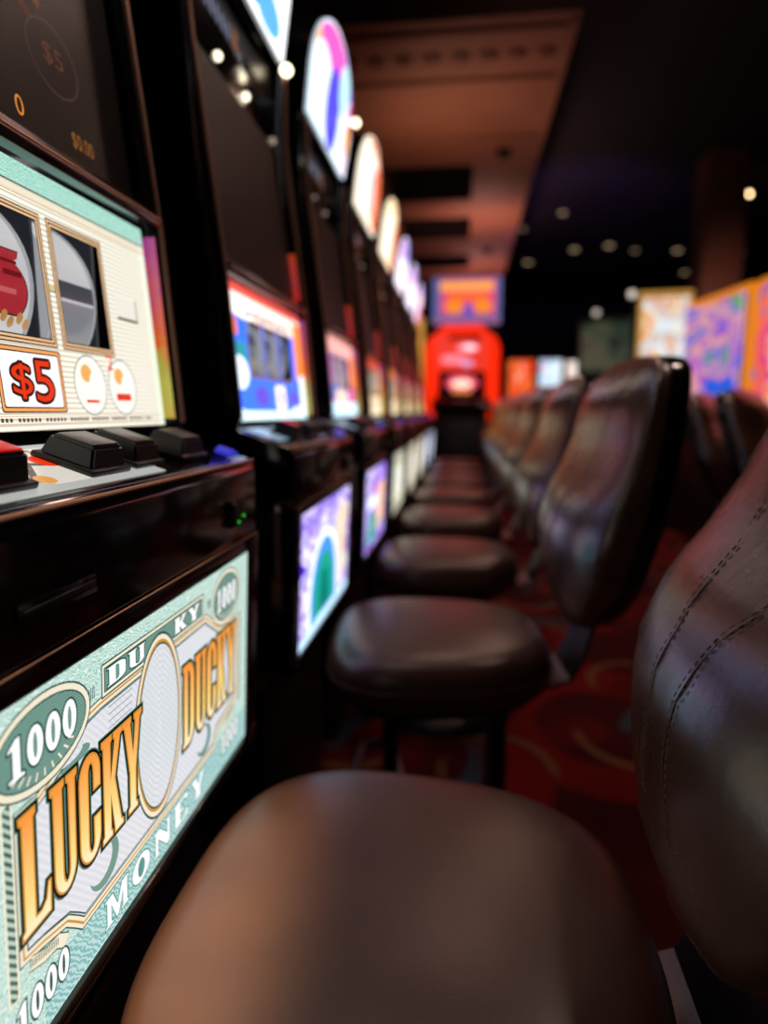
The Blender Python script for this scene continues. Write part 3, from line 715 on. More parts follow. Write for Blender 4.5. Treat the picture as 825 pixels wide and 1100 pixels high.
def topper(root, style):
    pal = {
     'white':  ('#f8fbff', [('#e8c890', .18, .40, .08, .12), ('#4a80d8', .02, .40, .06, .14), ('#d8e8f8', .14, .24, .06, .08), ('#3a6ae0', .05, .12, .10, .10), ('#c8f0ff', -.12, .22, .12, .10), ('#f2d8b0', -.05, .34, .1, .05), ('#5aa8e8', .14, .06, .09, .05)]),
     'violet': ('#d8ecf8', [('#f070c0', -.10, .36, .15, .10), ('#6a2fe8', .06, .45, .2, .05), ('#f0a868', -.24, .30, .05, .10), ('#7a2fe8', .02, .40, .24, .10), ('#e85ab8', -.05, .34, .18, .09), ('#e8f4ff', -.16, .16, .13, .14), ('#5048d8', 0, .16, .09, .16), ('#b8e8f0', .12, .30, .07, .10), ('#f09838', .24, .16, .05, .08), ('#f8e8ff', .2, .06, .08, .05), ('#d04890', .25, .27, .05, .06)]),
     'cream':  ('#f7ead2', [('#f2683a', .20, .22, .12, .20), ('#f07a58', .02, .43, .2, .06), ('#fbf4e4', -.08, .18, .2, .17), ('#c8c0c8', .04, .2, .05, .12)]),
     'peach':  ('#f6e2c0', [('#f0743a', .22, .2, .10, .2), ('#ffd89a', -.02, .4, .2, .08), ('#fbf6ea', -.06, .16, .16, .13)]),
     'lilac':  ('#e6e2fa', [('#8a9af0', .1, .36, .18, .12), ('#d89ad8', -.1, .30, .12, .1), ('#ffffff', -.05, .14, .18, .1)]),
     'rose':   ('#e8c8dc', [('#8890e8', .02, .38, .2, .1), ('#d83a60', .18, .10, .12, .12), ('#f8e8f8', -.1, .18, .14, .12)]),
    }[style]
    p0 = (-0.155, 1.792); p1 = (-0.103, 2.128); mx = plane_mx(p0, p1); H = .318
    if style == 'white': out = [(-.275, 0), (.275, 0), (.275, H), (-.275, H)]
    else: out = [(-.27, .005), (.27, .005), (.285, .12)] + arc(0, .13, .284, H - .13, 0, 180, 24)[1:] + [(-.285, .12)]
    b = MB()
    t = bmesh.new(); fr = [t.verts.new((x * 1.04, -.008 + (y) * 1.03, -.004)) for x, y in out]; bk = [t.verts.new((x * 1.04, -.008 + y * 1.03, -.13)) for x, y in out]
    t.faces.new(fr); t.faces.new(bk[::-1])
    for i in range(len(out)): t.faces.new((fr[i], fr[(i + 1) % len(out)], bk[(i + 1) % len(out)], bk[i]))
    bmesh.ops.recalc_face_normals(t, faces=t.faces); b._merge(t, BLACK)
    tp = b.build('topper', root, mx)
    a = Art(); a.poly(out, emis(pal[0], 1.8, name='lit_topper_' + style, sample=True), 1)
    cl = lambda x, y: (max(-.3, min(.3, x)), max(.006, y))
    def inside(x, y):
        x = max(-.268, min(.268, x)); y *= .73; top = H if style == 'white' else (.13 + (H - .135) * math.sqrt(max(0, 1 - (x / .284) ** 2)))
        return (x, max(.008, min(top - .003, y)))
    for i, (c, x, y, rx, ry) in enumerate(pal[1]):
        a.poly([inside(*q) for q in arc(x, y, rx, ry, 0, 360, 28)[:-1]], emis(c, 1.5), 2 + i * .5)
    a.build('topper_glass', tp, Matrix.Identity(4))
    if style == 'cream': pass
    for u in {'white': (.27,), 'violet': (.292,)}.get(style, ()):
        b = MB(); b.sphere((0, 0, 0), .013, emis('#ffeec8', 5.0), seg=12)
        b.build('topper_bulb', tp, Matrix.Translation((u, -.012 if style != 'violet' else .20, .012)))
    return tp

def slot_machine(Yc, bstyle, rstyle, tstyle, label, first=False):
    root = empty('slot_machine', (-0.275, Yc, 0), 0, label, 'slot machine', 'slot machines in the long row')
    # cabinet: plinth, lower door carcass, back, side walls
    b = MB()
    b.prism([(-.52, 0), (-.09, 0), (-.09, .50), (-.022, .545), (-.022, .90), (-.115, .968), (-.52, .968)], -.287, .287, BLACK, .004)
    b.box((-.42, 0, 1.42), (.2, .58, .90), BLACK, .004)
    b.prism([(-.52, 1.228), (-.135, 1.228), (-.176, 1.604), (-.183, 1.784), (-.52, 1.784)], -.267, .267, BLACK, .003)
    wall = [(-.52, .90), (-.112, .955), (-.094, .978), (-.094, 1.0), (-.111, 1.225), (-.150, 1.54), (-.155, 1.62), (-.153, 1.775), (-.20, 1.786), (-.52, 1.786)]
    for s in (-1, 1): b.prism(wall, s * .268, s * .285, BLACK, .003)
    b.build('cabinet', root)
    # copper edge trims along the front of the side walls
    for s in (-1, 1):
        m = MB(); fe = [(-.093, .985), (-.111, 1.225), (-.151, 1.58), (-.154, 1.62), (-.152, 1.773)]
        m.tube([(x, s * .277, z) for x, z in fe], .0048, COPPER, 8); m.build('edge_trim', root)
    # printed strip on the inner face of each side wall
    deco = graded('side_strip_print', 'Z', [(.985, '#d8a83a'), (1.02, '#c8c050'), (1.06, '#b8b040'), (1.09, '#e86020'), (1.12, '#e8a860'), (1.15, '#d83038'), (1.17, '#e8a0a0'), (1.20, '#d85058'), (1.225, '#a84098')], .75, wob=.14)
    m = MB()
    m.prism([(-.127, .99), (-.098, .99), (-.1135, 1.215), (-.135, 1.215)], .2662, .2678, deco); m.build('side_strip', root)
    if bstyle != 'bank': m = MB(); m.prism([(-.15, 1.262), (-.122, 1.262), (-.134, 1.37), (-.16, 1.37)], .2662, .2678, graded('upper_strip_print', 'Z', [(1.26, '#e03028'), (1.31, '#c84048'), (1.34, '#d8a850'), (1.37, '#e04820')], .6, wob=.1)); m.build('side_strip', root)
    # deck box
    b = MB()
    b.prism([(-.11, .838), (0, .838), (.0015, .925), (-.008, .938), (-.108, .9715), (-.114, .90)], -.287, .287, BLACK, .004)
    dk = b.build('deck', root)
    m = MB(); m.tube([(-.002, -.287, .9345), (-.002, .287, .9345)], .0022, COPPER, 8); m.tube([(.0012, -.285, .8375), (.0012, .285, .8375)], .0008, COPPER, 8); m.build('deck_trim', dk)
    # bill slot
    m = MB(); m.box((.0015, -.15, .872), (.004, .088, .014), BLACK, .001); m.box((.0025, -.15, .872), (.004, .080, .006), MATTE, .0008); m.build('card_slot', dk)
    m = MB(); m.box((.001, .212, .876), (.006, .052, .034), MATTE, .002); m.cyl((.005, .195, .884), .006, .006, CHROME, 16, mx=Matrix.Rotation(PI / 2, 4, 'Y'))
    for y in ((.208, .226) if bstyle == 'bank' else ()): m.sphere((.0045, y, .866 + (y - .212) * .3), .0017, emis('#30e030', .9), seg=8)
    m.build('lock_plate', dk)
    dmx = plane_mx((-.008, .9385), (-.108, .972))
    a = Art()
    if bstyle == 'bank':
        a.rect(-.27, .008, .06, .098, emis('#d8dad6', .62, sample=True, name='lit_deck_print'), 1.5)
        for x0, x1, c in ((-.10, -.02, '#f2ece0'), (-.2, -.12, '#b8c0c4'), (-.255, -.215, '#eadfca')): a.rect(x0, .02, x1, .09, emis(c, .75), 2, .004)
        a.stroke([(-.19, .03), (-.15, .05), (-.11, .03), (-.08, .06), (-.04, .05)], .006, emis('#5f686c', .5), 2.6, False)
        a.stroke([(-.09, .05), (-.07, .085), (-.045, .085), (-.05, .05)], .004, emis('#b06a30', .7), 2.7, False)
        a.ell(-.055, .062, .014, .012, RED, 2.8); a.ell(-.10, .03, .010, .008, emis('#f0a848', .8), 2.8); a.ell(-.24, .05, .012, .02, RED, 2.8)
    else:
        col = {'river': '#9aa0c8', 'violet': '#d04a78'}.get(bstyle, '#c86a60')
        a.rect(-.26, .012, .26, .098, emis('#16161c', .3), 1.5)
        a.rect(-.25, .03, -.16, .095, emis('#a8c8e0', .6), 2, .005)
        a.rect(.02, .015, .1, .09, emis(col, .7), 2, .01); a.rect(.14, .02, .24, .09, emis('#d85a50' if bstyle != 'river' else '#b87898', .6), 2, .01)
    a.build('deck_print', dk, dmx)
    bcap = emis('#d01810', .8) if True else None
    def button(u, v, su, sv, h, capm, name='play_button'):
        m = MB()
        m.box((u, v, .003), (su + .008, sv + .008, .006), MATTE, .002)
        # tapered key: base larger than cap, bevelled
        t = bmesh.new(); bmesh.ops.create_cube(t, size=1); bmesh.ops.scale(t, vec=(su, sv, h), verts=t.verts)
        for vv in t.verts:
            if vv.co.z > 0: vv.co.x *= .86; vv.co.y *= .80
        bmesh.ops.bevel(t, geom=t.edges[:], offset=.0025, segments=2, affect='EDGES'); bmesh.ops.translate(t, vec=(u, v, h / 2 + .004), verts=t.verts)
        m._merge(t, DKBTN)
        m.box((u, v, h + .0045), (su * .74, sv * .66, .002), capm, .0008)
        return m.build(name, dk, dmx)
    button(-.150, .045, .045, .045, .022, bcap)
    button(-.022, .048, .055, .050, .019, GREYPL); button(.052, .052, .050, .055, .018, GREYPL); button(.158, .046, .060, .046, .018, GREYPL)
    m = MB(); m.prism([(0, 0), (.03, 0), (.03, .004), (.012, .009), (0, .004)], 0, .02, emis('#3838d8', .7)); m.build('deck_blue_wedge', dk, dmx @ Matrix.Translation((.235, .008, .001)))  # emissive blue wedge at the deck's right corner
    # belly door frame
    b = MB()
    b.prism([(-.03, .540), (-.012, .540), (-.008, .562), (-.03, .562)], -.287, .287, BLACK, .001)
    b.prism([(-.03, .8205), (.002, .8205), (.001, .8375), (-.03, .8375)], -.287, .287, MAROON, .001)
    for s in (-1, 1): b.prism([(-.03, .540), (-.010, .540), (.003, .8375), (-.03, .8375)], s * .2505, s * .2868, MAROON if s > 0 else BLACK, .001)
    b.build('belly_frame', root)
    bmx = plane_mx(BELLY0, BELLY1)
    if bstyle == 'bank': bg = belly_bank(root, bmx)
    else: bg = belly_picture(root, bmx, bstyle)
    # lower door below the belly glass
    m = MB(); m.box((-.088, 0, .27), (.012, .50, .40), MATTE, .004); m.box((-.080, .17, .30), (.006, .03, .05), BLACK, .002)
    m.box((-.080, -.05, .42), (.006, .12, .012), CHROME, .002)
    m.build('lower_door', root)
    # reels
    rmx = plane_mx(REEL0, REEL1)
    reel_front(root, rmx, rstyle); reels(root, rstyle)
    # ledge between reel glass and upper glass
    m = MB(); m.prism([(-.16, 1.2245), (-.108, 1.2245), (-.104, 1.232), (-.118, 1.250), (-.16, 1.252)], -.2675, .2675, MAROON, .0015)
    m.tube([(-.1045, -.266, 1.234), (-.1045, .266, 1.234)], .0022, COPPER, 8)
    m.build('ledge', root)
    # upper unlit glass
    umx = plane_mx((-.1345, 1.254), (-.1725, 1.604))
    dkg = princ('unlit_glass_print', (.125, .105, .095), .4, 0, 0, vary=(6, .12))
    a = Art(); a.rect(-.265, .0, .265, .350, dkg, 1)
    U = lambda Y, z: (Y - .575, (z - 1.254) * 1.005)
    pr = lambda n, c: princ('faded_print_' + n, c, .4, vary=(30, .1))
    if bstyle == 'bank':
        a.rect(-.265, 0, .265, .03, pr('brown', (.13, .11, .10)), 1.4)
        c = U(.700, 1.352); e = arc(0, 0, .042, .034, 0, 360, 36)[:-1]
        rot = [(c[0] + x, c[1] + y) for x, y in e]
        a.poly(rot, pr('ink', (.085, .085, .09)), 1.8); a.stroke(rot, .0022, pr('grey', (.62, .56, .54)), 2)
        a.text('$5', c[0] - .017, c[1] - .009, c[0] + .017, c[1] + .013, pr('light_tan', (.85, .60, .48)), 2.4)
        a.text('0', *U(.622, 1.270), *U(.634, 1.288), emis('#e89040', .8), 2.4)
        a.text('$0.00', *U(.712, 1.272), *U(.752, 1.290), emis('#c07c30', .45), 2.4)
        a.rect(*U(.595, 1.262), *U(.665, 1.296), pr('ink', (.085, .085, .09)), 1.6); a.rect(*U(.69, 1.262), *U(.775, 1.298), pr('ink', (.085, .085, .09)), 1.6)
        a.stroke([U(.56, 1.47), U(.63, 1.44), U(.69, 1.395)], .012, pr('orange_tan', (.80, .48, .34)), 1.7, False)
        a.stroke([U(.60, 1.42), U(.65, 1.39), U(.675, 1.372)], .010, pr('rust', (.66, .30, .20)), 1.8, False)
        a.stroke([U(.66, 1.52), U(.70, 1.45), U(.755, 1.45), U(.77, 1.52)], .014, pr('rust', (.66, .30, .20)), 1.8, False)
        a.ell(*U(.715, 1.49), .03, .03, pr('dkbrown', (.16, .08, .07)), 1.9)
    else:
        a.rect(-.265, 0, .265, .350, princ('unlit_brown_glass', (.22, .165, .145), .45, 0, 0, vary=(4, .1)), 1.2)
        a.rect(-.265, .0, -.19, .012, pr('tan', (.55, .38, .30)), 1.6)
    a.build('upper_glass', root, umx)
    # header: bill meter display and little lamps
    hmx = plane_mx((-.178, 1.608), (-.182, 1.778))
    a = Art(); a.rect(-.265, 0, .265, .165, princ('header_black', (.10, .08, .08), .3, vary=(10, .1)), 1)
    a.rect(-.22, .055, .02, .13, emis('#0c1018', .4), 1.5); 
    for k in range(7): a.rect(-.20 + k * .028, .072, -.183 + k * .028, .118, emis('#8a94b0', .5), 2)
    a.rect(.0, .07, .03, .125, emis('#a87050', .5), 2); a.rect(.12, .07, .20, .088, emis('#d88a40', .9), 2)
    hp = a.build('header_panel', root, hmx)
    lmps = ((-.10, .022, .008, 3), (.055, .022, .008, 3), (.03, .060, .005, .7), (.025, -.002, .006, .8), (.245, .01, .007, .4)) if bstyle == 'river' else ((-.1, .02, .005, .35), (.06, .02, .005, .35))
    for u, v, r, e in lmps:
        m = MB(); m.sphere((0, 0, 0), r, emis('#fff0d0', e), seg=12); m.build('indicator_lamp', hp, Matrix.Translation((u, v, .004)))
    topper(root, tstyle)
    # steel pull bar on the near side of the lower cabinet
    m = MB(); m.tube([(-.030, -.2885, .838), (-.030, -.296, .834), (-.030, -.296, .72), (-.030, -.2885, .715)], .006, princ('pale_steel', (.75, .73, .70), .5, .3), 8)
    m.box((-.022, -.2895, .845), (.036, .004, .010), CHROME, .001); m.build('side_handle', root)
    return root

PITCH = 0.785
specs = [
 ('bank', 'bank', 'white', 'black slot machine nearest the camera with the LUCKY DUCKY banknote glass and orange $5'),
 ('river', 'blue', 'white', 'black slot machine second from the camera, with blue reel glass and purple teal belly picture'),
 ('violet', 'pink', 'violet', 'black slot machine third from the camera, crowned by the purple topped arched sign'),
 ('sage', 'cream', 'cream', 'black slot machine with the larger cream and orange arched sign, fourth in the left row'),
 ('ivory', 'orange', 'peach', 'black slot machine fifth in the left row with the smaller peach and orange arched sign'),
 ('ivory', 'cream', 'lilac', 'black slot machine sixth in the left row with a lilac and blue arched sign'),
 ('lilac', 'cream', 'lilac', 'black slot machine seventh in the left row, lilac sign just behind the bigger lilac one'),
 ('lilac', 'orange', 'rose', 'black slot machine at the far end of the left row with a rose coloured sign'),
]
for k, (bs, rs, ts, lab) in enumerate(specs):
    slot_machine(.555 + PITCH * k, bs, rs, ts, lab)

# ------------------------------------------------------------------ chairs
def lerp_tab(tab, x):
    if x <= tab[0][0]: return tab[0][1]
    for (a, p), (c, q) in zip(tab[:-1], tab[1:]):
        if x <= c:
            t = (x - a) / (c - a); t = t * t * (3 - 2 * t) * .5 + t * .5
            return p + (q - p) * t
    return tab[-1][1]

SEATX = -0.045
HW = [(.560, .03), (.566, .065), (.585, .11), (.62, .158), (.67, .198), (.72, .222), (.78, .235), (.86, .236), (.95, .224), (1.03, .208), (1.07, .185), (1.09, .15), (1.10, .10), (1.103, .05)]
XB = [(.56, .245), (.70, .272), (.85, .300), (1.0, .325), (1.103, .343)]      # cushion / shell boundary (world x)
XS = [(.56, .232), (.60, .214), (.68, .206), (.76, .207), (.82, .219), (.90, .255), (.95, .272), (1.02, .290), (1.07, .312), (1.095, .332), (1.103, .340)]  # front face at the edge
def face_x(z, yr):
    """front surface of the cushion, yr = y / halfwidth"""
    bul = .026 * math.exp(-((z - .76) / .12) ** 2) + .018 * math.exp(-((z - 1.01) / .06) ** 2) + .004
    return lerp_tab(XS, z) - bul * (1 - yr * yr)

def make_chair():
    root = empty('casino_chair', (SEATX, 0, 0), 0, 'x', 'chair', 'brown leather chairs along the machine row')
    dx = -SEATX
    # seat cushion: superellipse outline, domed top
    def outline(rx, ry, n=64, e=3.0):
        out = []
        for i in range(n):
            t = 2 * PI * i / n; c, s = math.cos(t), math.sin(t)
            x = math.copysign(abs(c) ** (2 / e), c) * rx; y = math.copysign(abs(s) ** (2 / e), s) * ry
            out.append((x, y * (1 - .10 * (x / rx))))      # a little narrower to the rear
        return out
    b = MB(); rings = []
    for s, z in ((.88, .448), (.955, .452), (.985, .462), (.995, .478), (1.0, .495), (.995, .510), (.978, .524), (.948, .535), (.90, .5435), (.82, .550), (.7, .555), (.5, .560), (.3, .5625), (.12, .5635)):
        e = 2.9 if s > .8 else 2.6
        rings.append([(x, y, z) for x, y in outline(.232 * s, .232 * s, 64, e)])
    b.rings(rings, SEATL); seat = b.build('seat', root, angle=60)
    b = MB(); pts = outline(.232 * .998, .232 * .998)
    ring = []
    for i, (x, y) in enumerate(pts):
        ring.append(Vector((x, y, .4925)))
    rr = []
    for i in range(len(ring) + 1):
        p = ring[i % len(ring)]; d = (ring[(i + 1) % len(ring)] - ring[i - 1]).normalized(); nx = Vector((d.y, -d.x, 0))
        rr.append([p + nx * .003 * math.cos(2 * PI * k / 6) + Vector((0, 0, 1)) * .003 * math.sin(2 * PI * k / 6) for k in range(6)])
    b.rings(rr, SEATL, cap=False); b.build('piping', seat)
    b = MB(); b.rings([[(x, y, z) for x, y in outline(.232 * s, .232 * s)] for s, z in ((.70, .425), (.86, .430), (.88, .448))], MATTE); b.build('seat_pan', root)
    # backrest cushion
    b = MB(); rings = []; zs = [.560, .566, .575, .585, .60, .62, .645, .67, .70, .73, .76, .79, .82, .85, .88, .91, .94, .97, 1.0, 1.03, 1.055, 1.075, 1.088, 1.096, 1.101, 1.103]
    NN = 40
    for z in zs:
        hw = lerp_tab(HW, z); xb = lerp_tab(XB, z); r = []
        for j in range(NN + 1):
            t = PI * j / NN; c = math.cos(t); s = math.sin(t)
            yr = math.copysign(abs(c) ** .50, c); k = abs(s) ** .34
            xf = face_x(z, yr)
            r.append((xb + (xf - xb) * k + dx, hw * yr, z))
        for j in range(1, 8): 
            yr = -1 + 2 * j / 8; r.append((xb + dx, hw * yr, z))
        rings.append(r)
    b.rings(rings, LEATHER); bk = b.build('backrest', root, angle=70)
    # rear shell
    b = MB(); rings = []
    for z in zs:
        z2 = .560 + (z - .560) * 1.0; hw = lerp_tab(HW, z) + .004; xb = lerp_tab(XB, z) + .007; th = .050 * min(1, .35 + (hw / .1) * .65)
        r = []
        for j in range(NN + 1):
            t = PI * j / NN; c = math.cos(t); s = math.sin(t)
            yr = math.copysign(abs(c) ** .55, c)
            r.append((xb + th * abs(s) ** .5 + dx, hw * yr, z2))
        for j in range(1, 8): r.append((xb + dx, -hw + 2 * hw * j / 8, z2))
        rings.append(r)
    b.rings(rings, BLACK); b.build('back_shell', root, angle=60)
    # stitched seams down the cushion
    for s in (-1, 1):
        b = MB(); line = []
        for i in range(60):
            z = .64 + (1.085 - .64) * i / 59; y = s * lerp_tab([(.64, .040), (.72, .028), (.80, .035), (.90, .072), (1.09, .115)], z); hw = lerp_tab(HW, z)
            yr = y / hw; t_c = abs(yr) ** (1 / .50); k = (1 - t_c * t_c) ** .17
            xb = lerp_tab(XB, z)
            line.append(Vector((xb + (face_x(z, yr) - xb) * k + dx, y, z)))
        b.tube([p + Vector((.0012, 0, 0)) for p in line], .0016, LEATHER, 6)
        for off in (-.0045, .0045):
            for i in range(0, 58, 1):
                p, q = line[i], line[i + 1]; d = q - p
                b.tube([p + d * .18 + Vector((-.0004, off, 0)), p + d * .74 + Vector((-.0004, off, 0))], .00055, THREAD, 4)
        b.build('seam_stitching', bk)
    # steel bracket from the seat to the back: a wide bent plate
    b = MB(); path = [(.10, .438), (.19, .440), (.225, .455), (.245, .49), (.262, .54), (.278, .60), (.290, .66)]
    rings = []
    for i, (x, z) in enumerate(path):
        a = path[max(0, i - 1)]; c = path[min(len(path) - 1, i + 1)]; d = Vector((c[0] - a[0], c[1] - a[1])).normalized(); n = Vector((-d.y, d.x)) * .004
        w = .070 if i < 4 else .062
        rings.append([(x + dx * 1 + n.x, -w, z + n.y), (x + dx + n.x, w, z + n.y), (x + dx - n.x, w, z - n.y), (x + dx - n.x, -w, z - n.y)])
    b.rings(rings, princ('dull_bracket_steel', (.40, .37, .37), .36, .9, bump=(90, .1, .0005))); b.build('back_bracket', root)
    # pedestal: two uprights, mechanism and floor plate
    b = MB(); b.box((0, 0, .41), (.26, .22, .035), MATTE, .006); b.build('seat_mechanism', root)
    for x in (-.10, .13):
        b = MB(); b.rings([[(x + sx * w, sy * .045, z) for sx, sy in ((-1, -1), (1, -1), (1, 1), (-1, 1))] for w, z in ((.022, .03), (.016, .2), (.016, .398))], MATTE); b.build('upright', root)
    b = MB(); b.cyl((0, 0, .016), .235, .032, MATTE, 40, .21, bev=.004); b.build('base_plate', root)
    b = MB(); b.tube([(-.10, -.15, .20), (-.17, -.14, .19), (-.19, 0, .19), (-.17, .14, .19), (-.10, .15, .20), (-.08, 0, .20), (-.10, -.15, .20)], .010, CHROME, 10); b.build('footrest', root)
    return root

def copy_tree(o, parent=None):
    c = o.copy(); COL.objects.link(c); c.parent = parent
    for ch in list(o.children): copy_tree(ch, c)
    return c

chair = make_chair()
chair_labels = [
 'brown leather casino chair nearest the camera, its seat filling the bottom of the picture',
 'second brown leather chair from the camera, its tall glossy back in mid picture',
 'third brown leather chair from the camera, at the machine with the purple arched sign',
 'fourth brown leather chair from the camera along the row, blurred, behind the third seat',
 'fifth brown leather chair from the camera along the row of machines',
 'sixth brown leather chair, deep in the row, in front of the sixth machine',
 'seventh brown leather chair from the camera, one short of the far end',
 'eighth brown leather chair, last in the row before the glowing red machine',
]
spots = [(.0, .0, -.02), (0.0, 0.005, .09), (.0, .0, .06), (.0, 0, .07), (0, 0, .05), (0, 0, .08), (0, 0, .05), (0, 0, .05)]
for k, (ox, oy, rz) in reversed(list(enumerate(spots))):
    c = chair if k == 0 else copy_tree(chair)
    c.location = (SEATX + ox, .555 + PITCH * k + oy, 0); c.rotation_euler = (0, 0, rz)
    c['label'] = chair_labels[k]
    if k == 0:      # this chair's back is reclined a little further
        piv = Vector((.25 - SEATX, 0, .56))
        for ch in c.children:
            if ch.name.split('.')[0] in ('backrest', 'back_shell'):
                ch.matrix_local = Matrix.Translation(piv + Vector((-.035, 0, 0))) @ Matrix.Rotation(math.radians(9), 4, 'Y') @ Matrix.Translation(-piv)

# ---- red machine at the end of the aisle
def box_screen(w, h, m, bow=0.0, n=10):
    """front-facing (-y) picture surface in x,z, origin at its lower middle"""
    b = MB(); t = bmesh.new(); cols = []
    for i in range(n + 1):
        x = -w / 2 + w * i / n; y = bow * ((2 * i / n - 1) ** 2)
        cols.append((t.verts.new((x, -y, 0)), t.verts.new((x, -y, h))))
    for a, c in zip(cols[:-1], cols[1:]): t.faces.new((a[0], c[0], c[1], a[1]))
    b._merge(t, m); return b

def red_machine():
    root = empty('slot_machine', (-.015, 7.2, 0), 0, 'glowing red arched slot machine facing the camera at the end of the aisle', 'slot machine')
    R1 = emis('#ff2a08', 1.1, name='lit_red_arch', sample=True); R2 = emis('#ff5a48', 1.0)
    b = MB(); b.box((0, .35, .95), (.74, .6, 1.9), MATTE, .02); b.box((0, .10, .45), (.66, .2, .9), MATTE, .02); b.build('cabinet', root)
    # arch: outer and inner outlines, real thickness
    outp = [(-.395, .72), (-.395, 1.60)] + arc(-.26, 1.62, .135, .19, 180, 100, 6) + [(-.2, 1.90), (.2, 1.90)] + arc(.26, 1.62, .135, .19, 80, 0, 6) + [(.395, .55), (.33, .55)]
    inn = [(.25, 1.30), (.25, 1.42), (-.25, 1.42), (-.25, 1.30), (-.33, .72)]
    poly = outp + inn
    loops = [[Vector((x, z, 0)) for x, z in poly]]
    t = bmesh.new(); f = [t.verts.new((x, -.02, z)) for x, z in poly]; k = [t.verts.new((x, .05, z)) for x, z in poly]
    for tr in tessellate_polygon(loops): t.faces.new([f[i] for i in tr]); t.faces.new([k[i] for i in tr][::-1])
    for i in range(len(poly)): t.faces.new((f[i], f[(i + 1) % len(poly)], k[(i + 1) % len(poly)], k[i]))
    bmesh.ops.recalc_face_normals(t, faces=t.faces)
    b = MB(); b._merge(t, R1); b.build('light_arch', root, smooth=False)
    amx = Matrix.Translation((0, -.024, 0)) @ Matrix.Rotation(PI / 2, 4, 'X')
    a = Art(); a.rect(-.27, 1.42, .27, 1.80, emis('#f03a28', 1.0), 1, .05); a.rect(-.16, 1.74, .2, 1.80, emis('#901008', .8), 1.5, .03)
    a.ell(.06, 1.66, .11, .045, emis('#ff9aa8', 1.2), 2); a.ell(.08, 1.665, .06, .025, emis('#ffe8f0', 1.3), 2.5); a.ell(-.10, 1.54, .13, .05, emis('#ff8a98', 1.1), 2); a.ell(.05, 1.50, .07, .035, emis('#d8a0d0', 1.1), 2.2)
    a.build('game_screen', root, amx)
    a = Art(); a.rect(-.25, 1.17, .25, 1.40, emis('#1c1014', .3), 1); a.ell(0, 1.29, .17, .085, emis('#ff4a6a', 1.1), 2); a.ell(0, 1.285, .11, .045, emis('#ffe0c8', 1.3), 2.5); a.rect(-.10, 1.19, .10, 1.22, emis('#f8a040', 1.1), 2)
    a.build('lower_screen', root, amx)
    b = MB(); b.prism([(-.06, .98), (.12, .98), (.12, 1.14), (.02, 1.16), (-.12, 1.05)], -.32, .32, BLACK, .005, mx=Matrix.Rotation(PI / 2, 4, 'Z'))
    b.build('button_deck', root)
    b = MB(); b.box((0.035, .10, 2.15), (.76, .14, .50), MATTE, .02); b.box((0, .18, 1.9), (.3, .1, .12), MATTE); sg = b.build('header_sign', root)
    a = Art(); a.rect(-.36, -.24, .36, .24, emis('#6a6aa8', .85), 1, .02); a.rect(-.27, -.14, .30, .22, emis('#e84878', 1.0), 1.5)
    a.rect(-.28, .10, .28, .20, emis('#f8a050', 1.1), 2); a.rect(-.2, .0, .22, .08, emis('#f86a20', 1.05), 2); a.ell(-.13, -.06, .1, .07, emis('#f88a28', 1.05), 2.2); a.ell(.17, -.06, .1, .07, emis('#f88a28', 1.05), 2.2); a.ell(.02, -.1, .05, .07, emis('#5a50c8', 1), 2.5)
    a.rect(-.34, -.23, .34, -.19, emis('#c06a90', .8), 2)
    a.build('sign_screen', sg, Matrix.Translation((.035, .026, 2.15)) @ Matrix.Rotation(PI / 2, 4, 'X'))
    return root
red_machine()

# ------------------------------------------------------------------ machines across the room
def far_machine(loc, rz, w, h0, h1, mat, frame, label, cat='slot machine', group=None, head=None, bow=0.03, deckh=.85, lamps=()):
    root = empty('slot_machine', loc, rz, label, cat, group)
    b = MB(); b.box((0, .30, h1 / 2), (w, .46, h1), MATTE, .02); b.box((0, .02, .38), (w * .92, .3, .76), MATTE, .02); b.build('cabinet', root)
    b = MB(); b.prism([(-.10, deckh - .08), (.18, deckh - .08), (.18, deckh + .10), (.06, deckh + .06), (-.12, deckh - .02)], -w * .45, w * .45, BLACK, .006, mx=Matrix.Rotation(PI / 2, 4, 'Z')); b.build('button_deck', root)
    s = box_screen(w - .06, h1 - h0 - .06, mat, bow); s.build('game_screen', root, Matrix.Translation((0, .045, h0 + .03)))
    t = .032
    b = MB()
    for x in (-1, 1): b.box((x * (w / 2 - t / 2), .035, (h0 + h1) / 2), (t, .07, h1 - h0), frame, .006)
    for z in (h0, h1): b.box((0, .035, z), (w, .07, t), frame, .006)
    b.build('screen_frame', root)
    if head:
        hw, hh, hm = head
        b = MB(); b.box((0, .25, h1 + hh / 2 + .02), (hw, .12, hh), MATTE, .015); hd = b.build('header_sign', root)
        box_screen(hw - .04, hh - .04, hm, 0).build('sign_screen', hd, Matrix.Translation((0, .186, h1 + .04)))
    for (x, z, r, e) in lamps:
        b = MB(); b.sphere((0, 0, 0), r, emis('#fff2e0', e), seg=12); b.cyl((0, 0, -r - .02), r * .7, .04, MATTE, 12); b.build('beacon_lamp', root, Matrix.Translation((x, .25, z)))
    return root

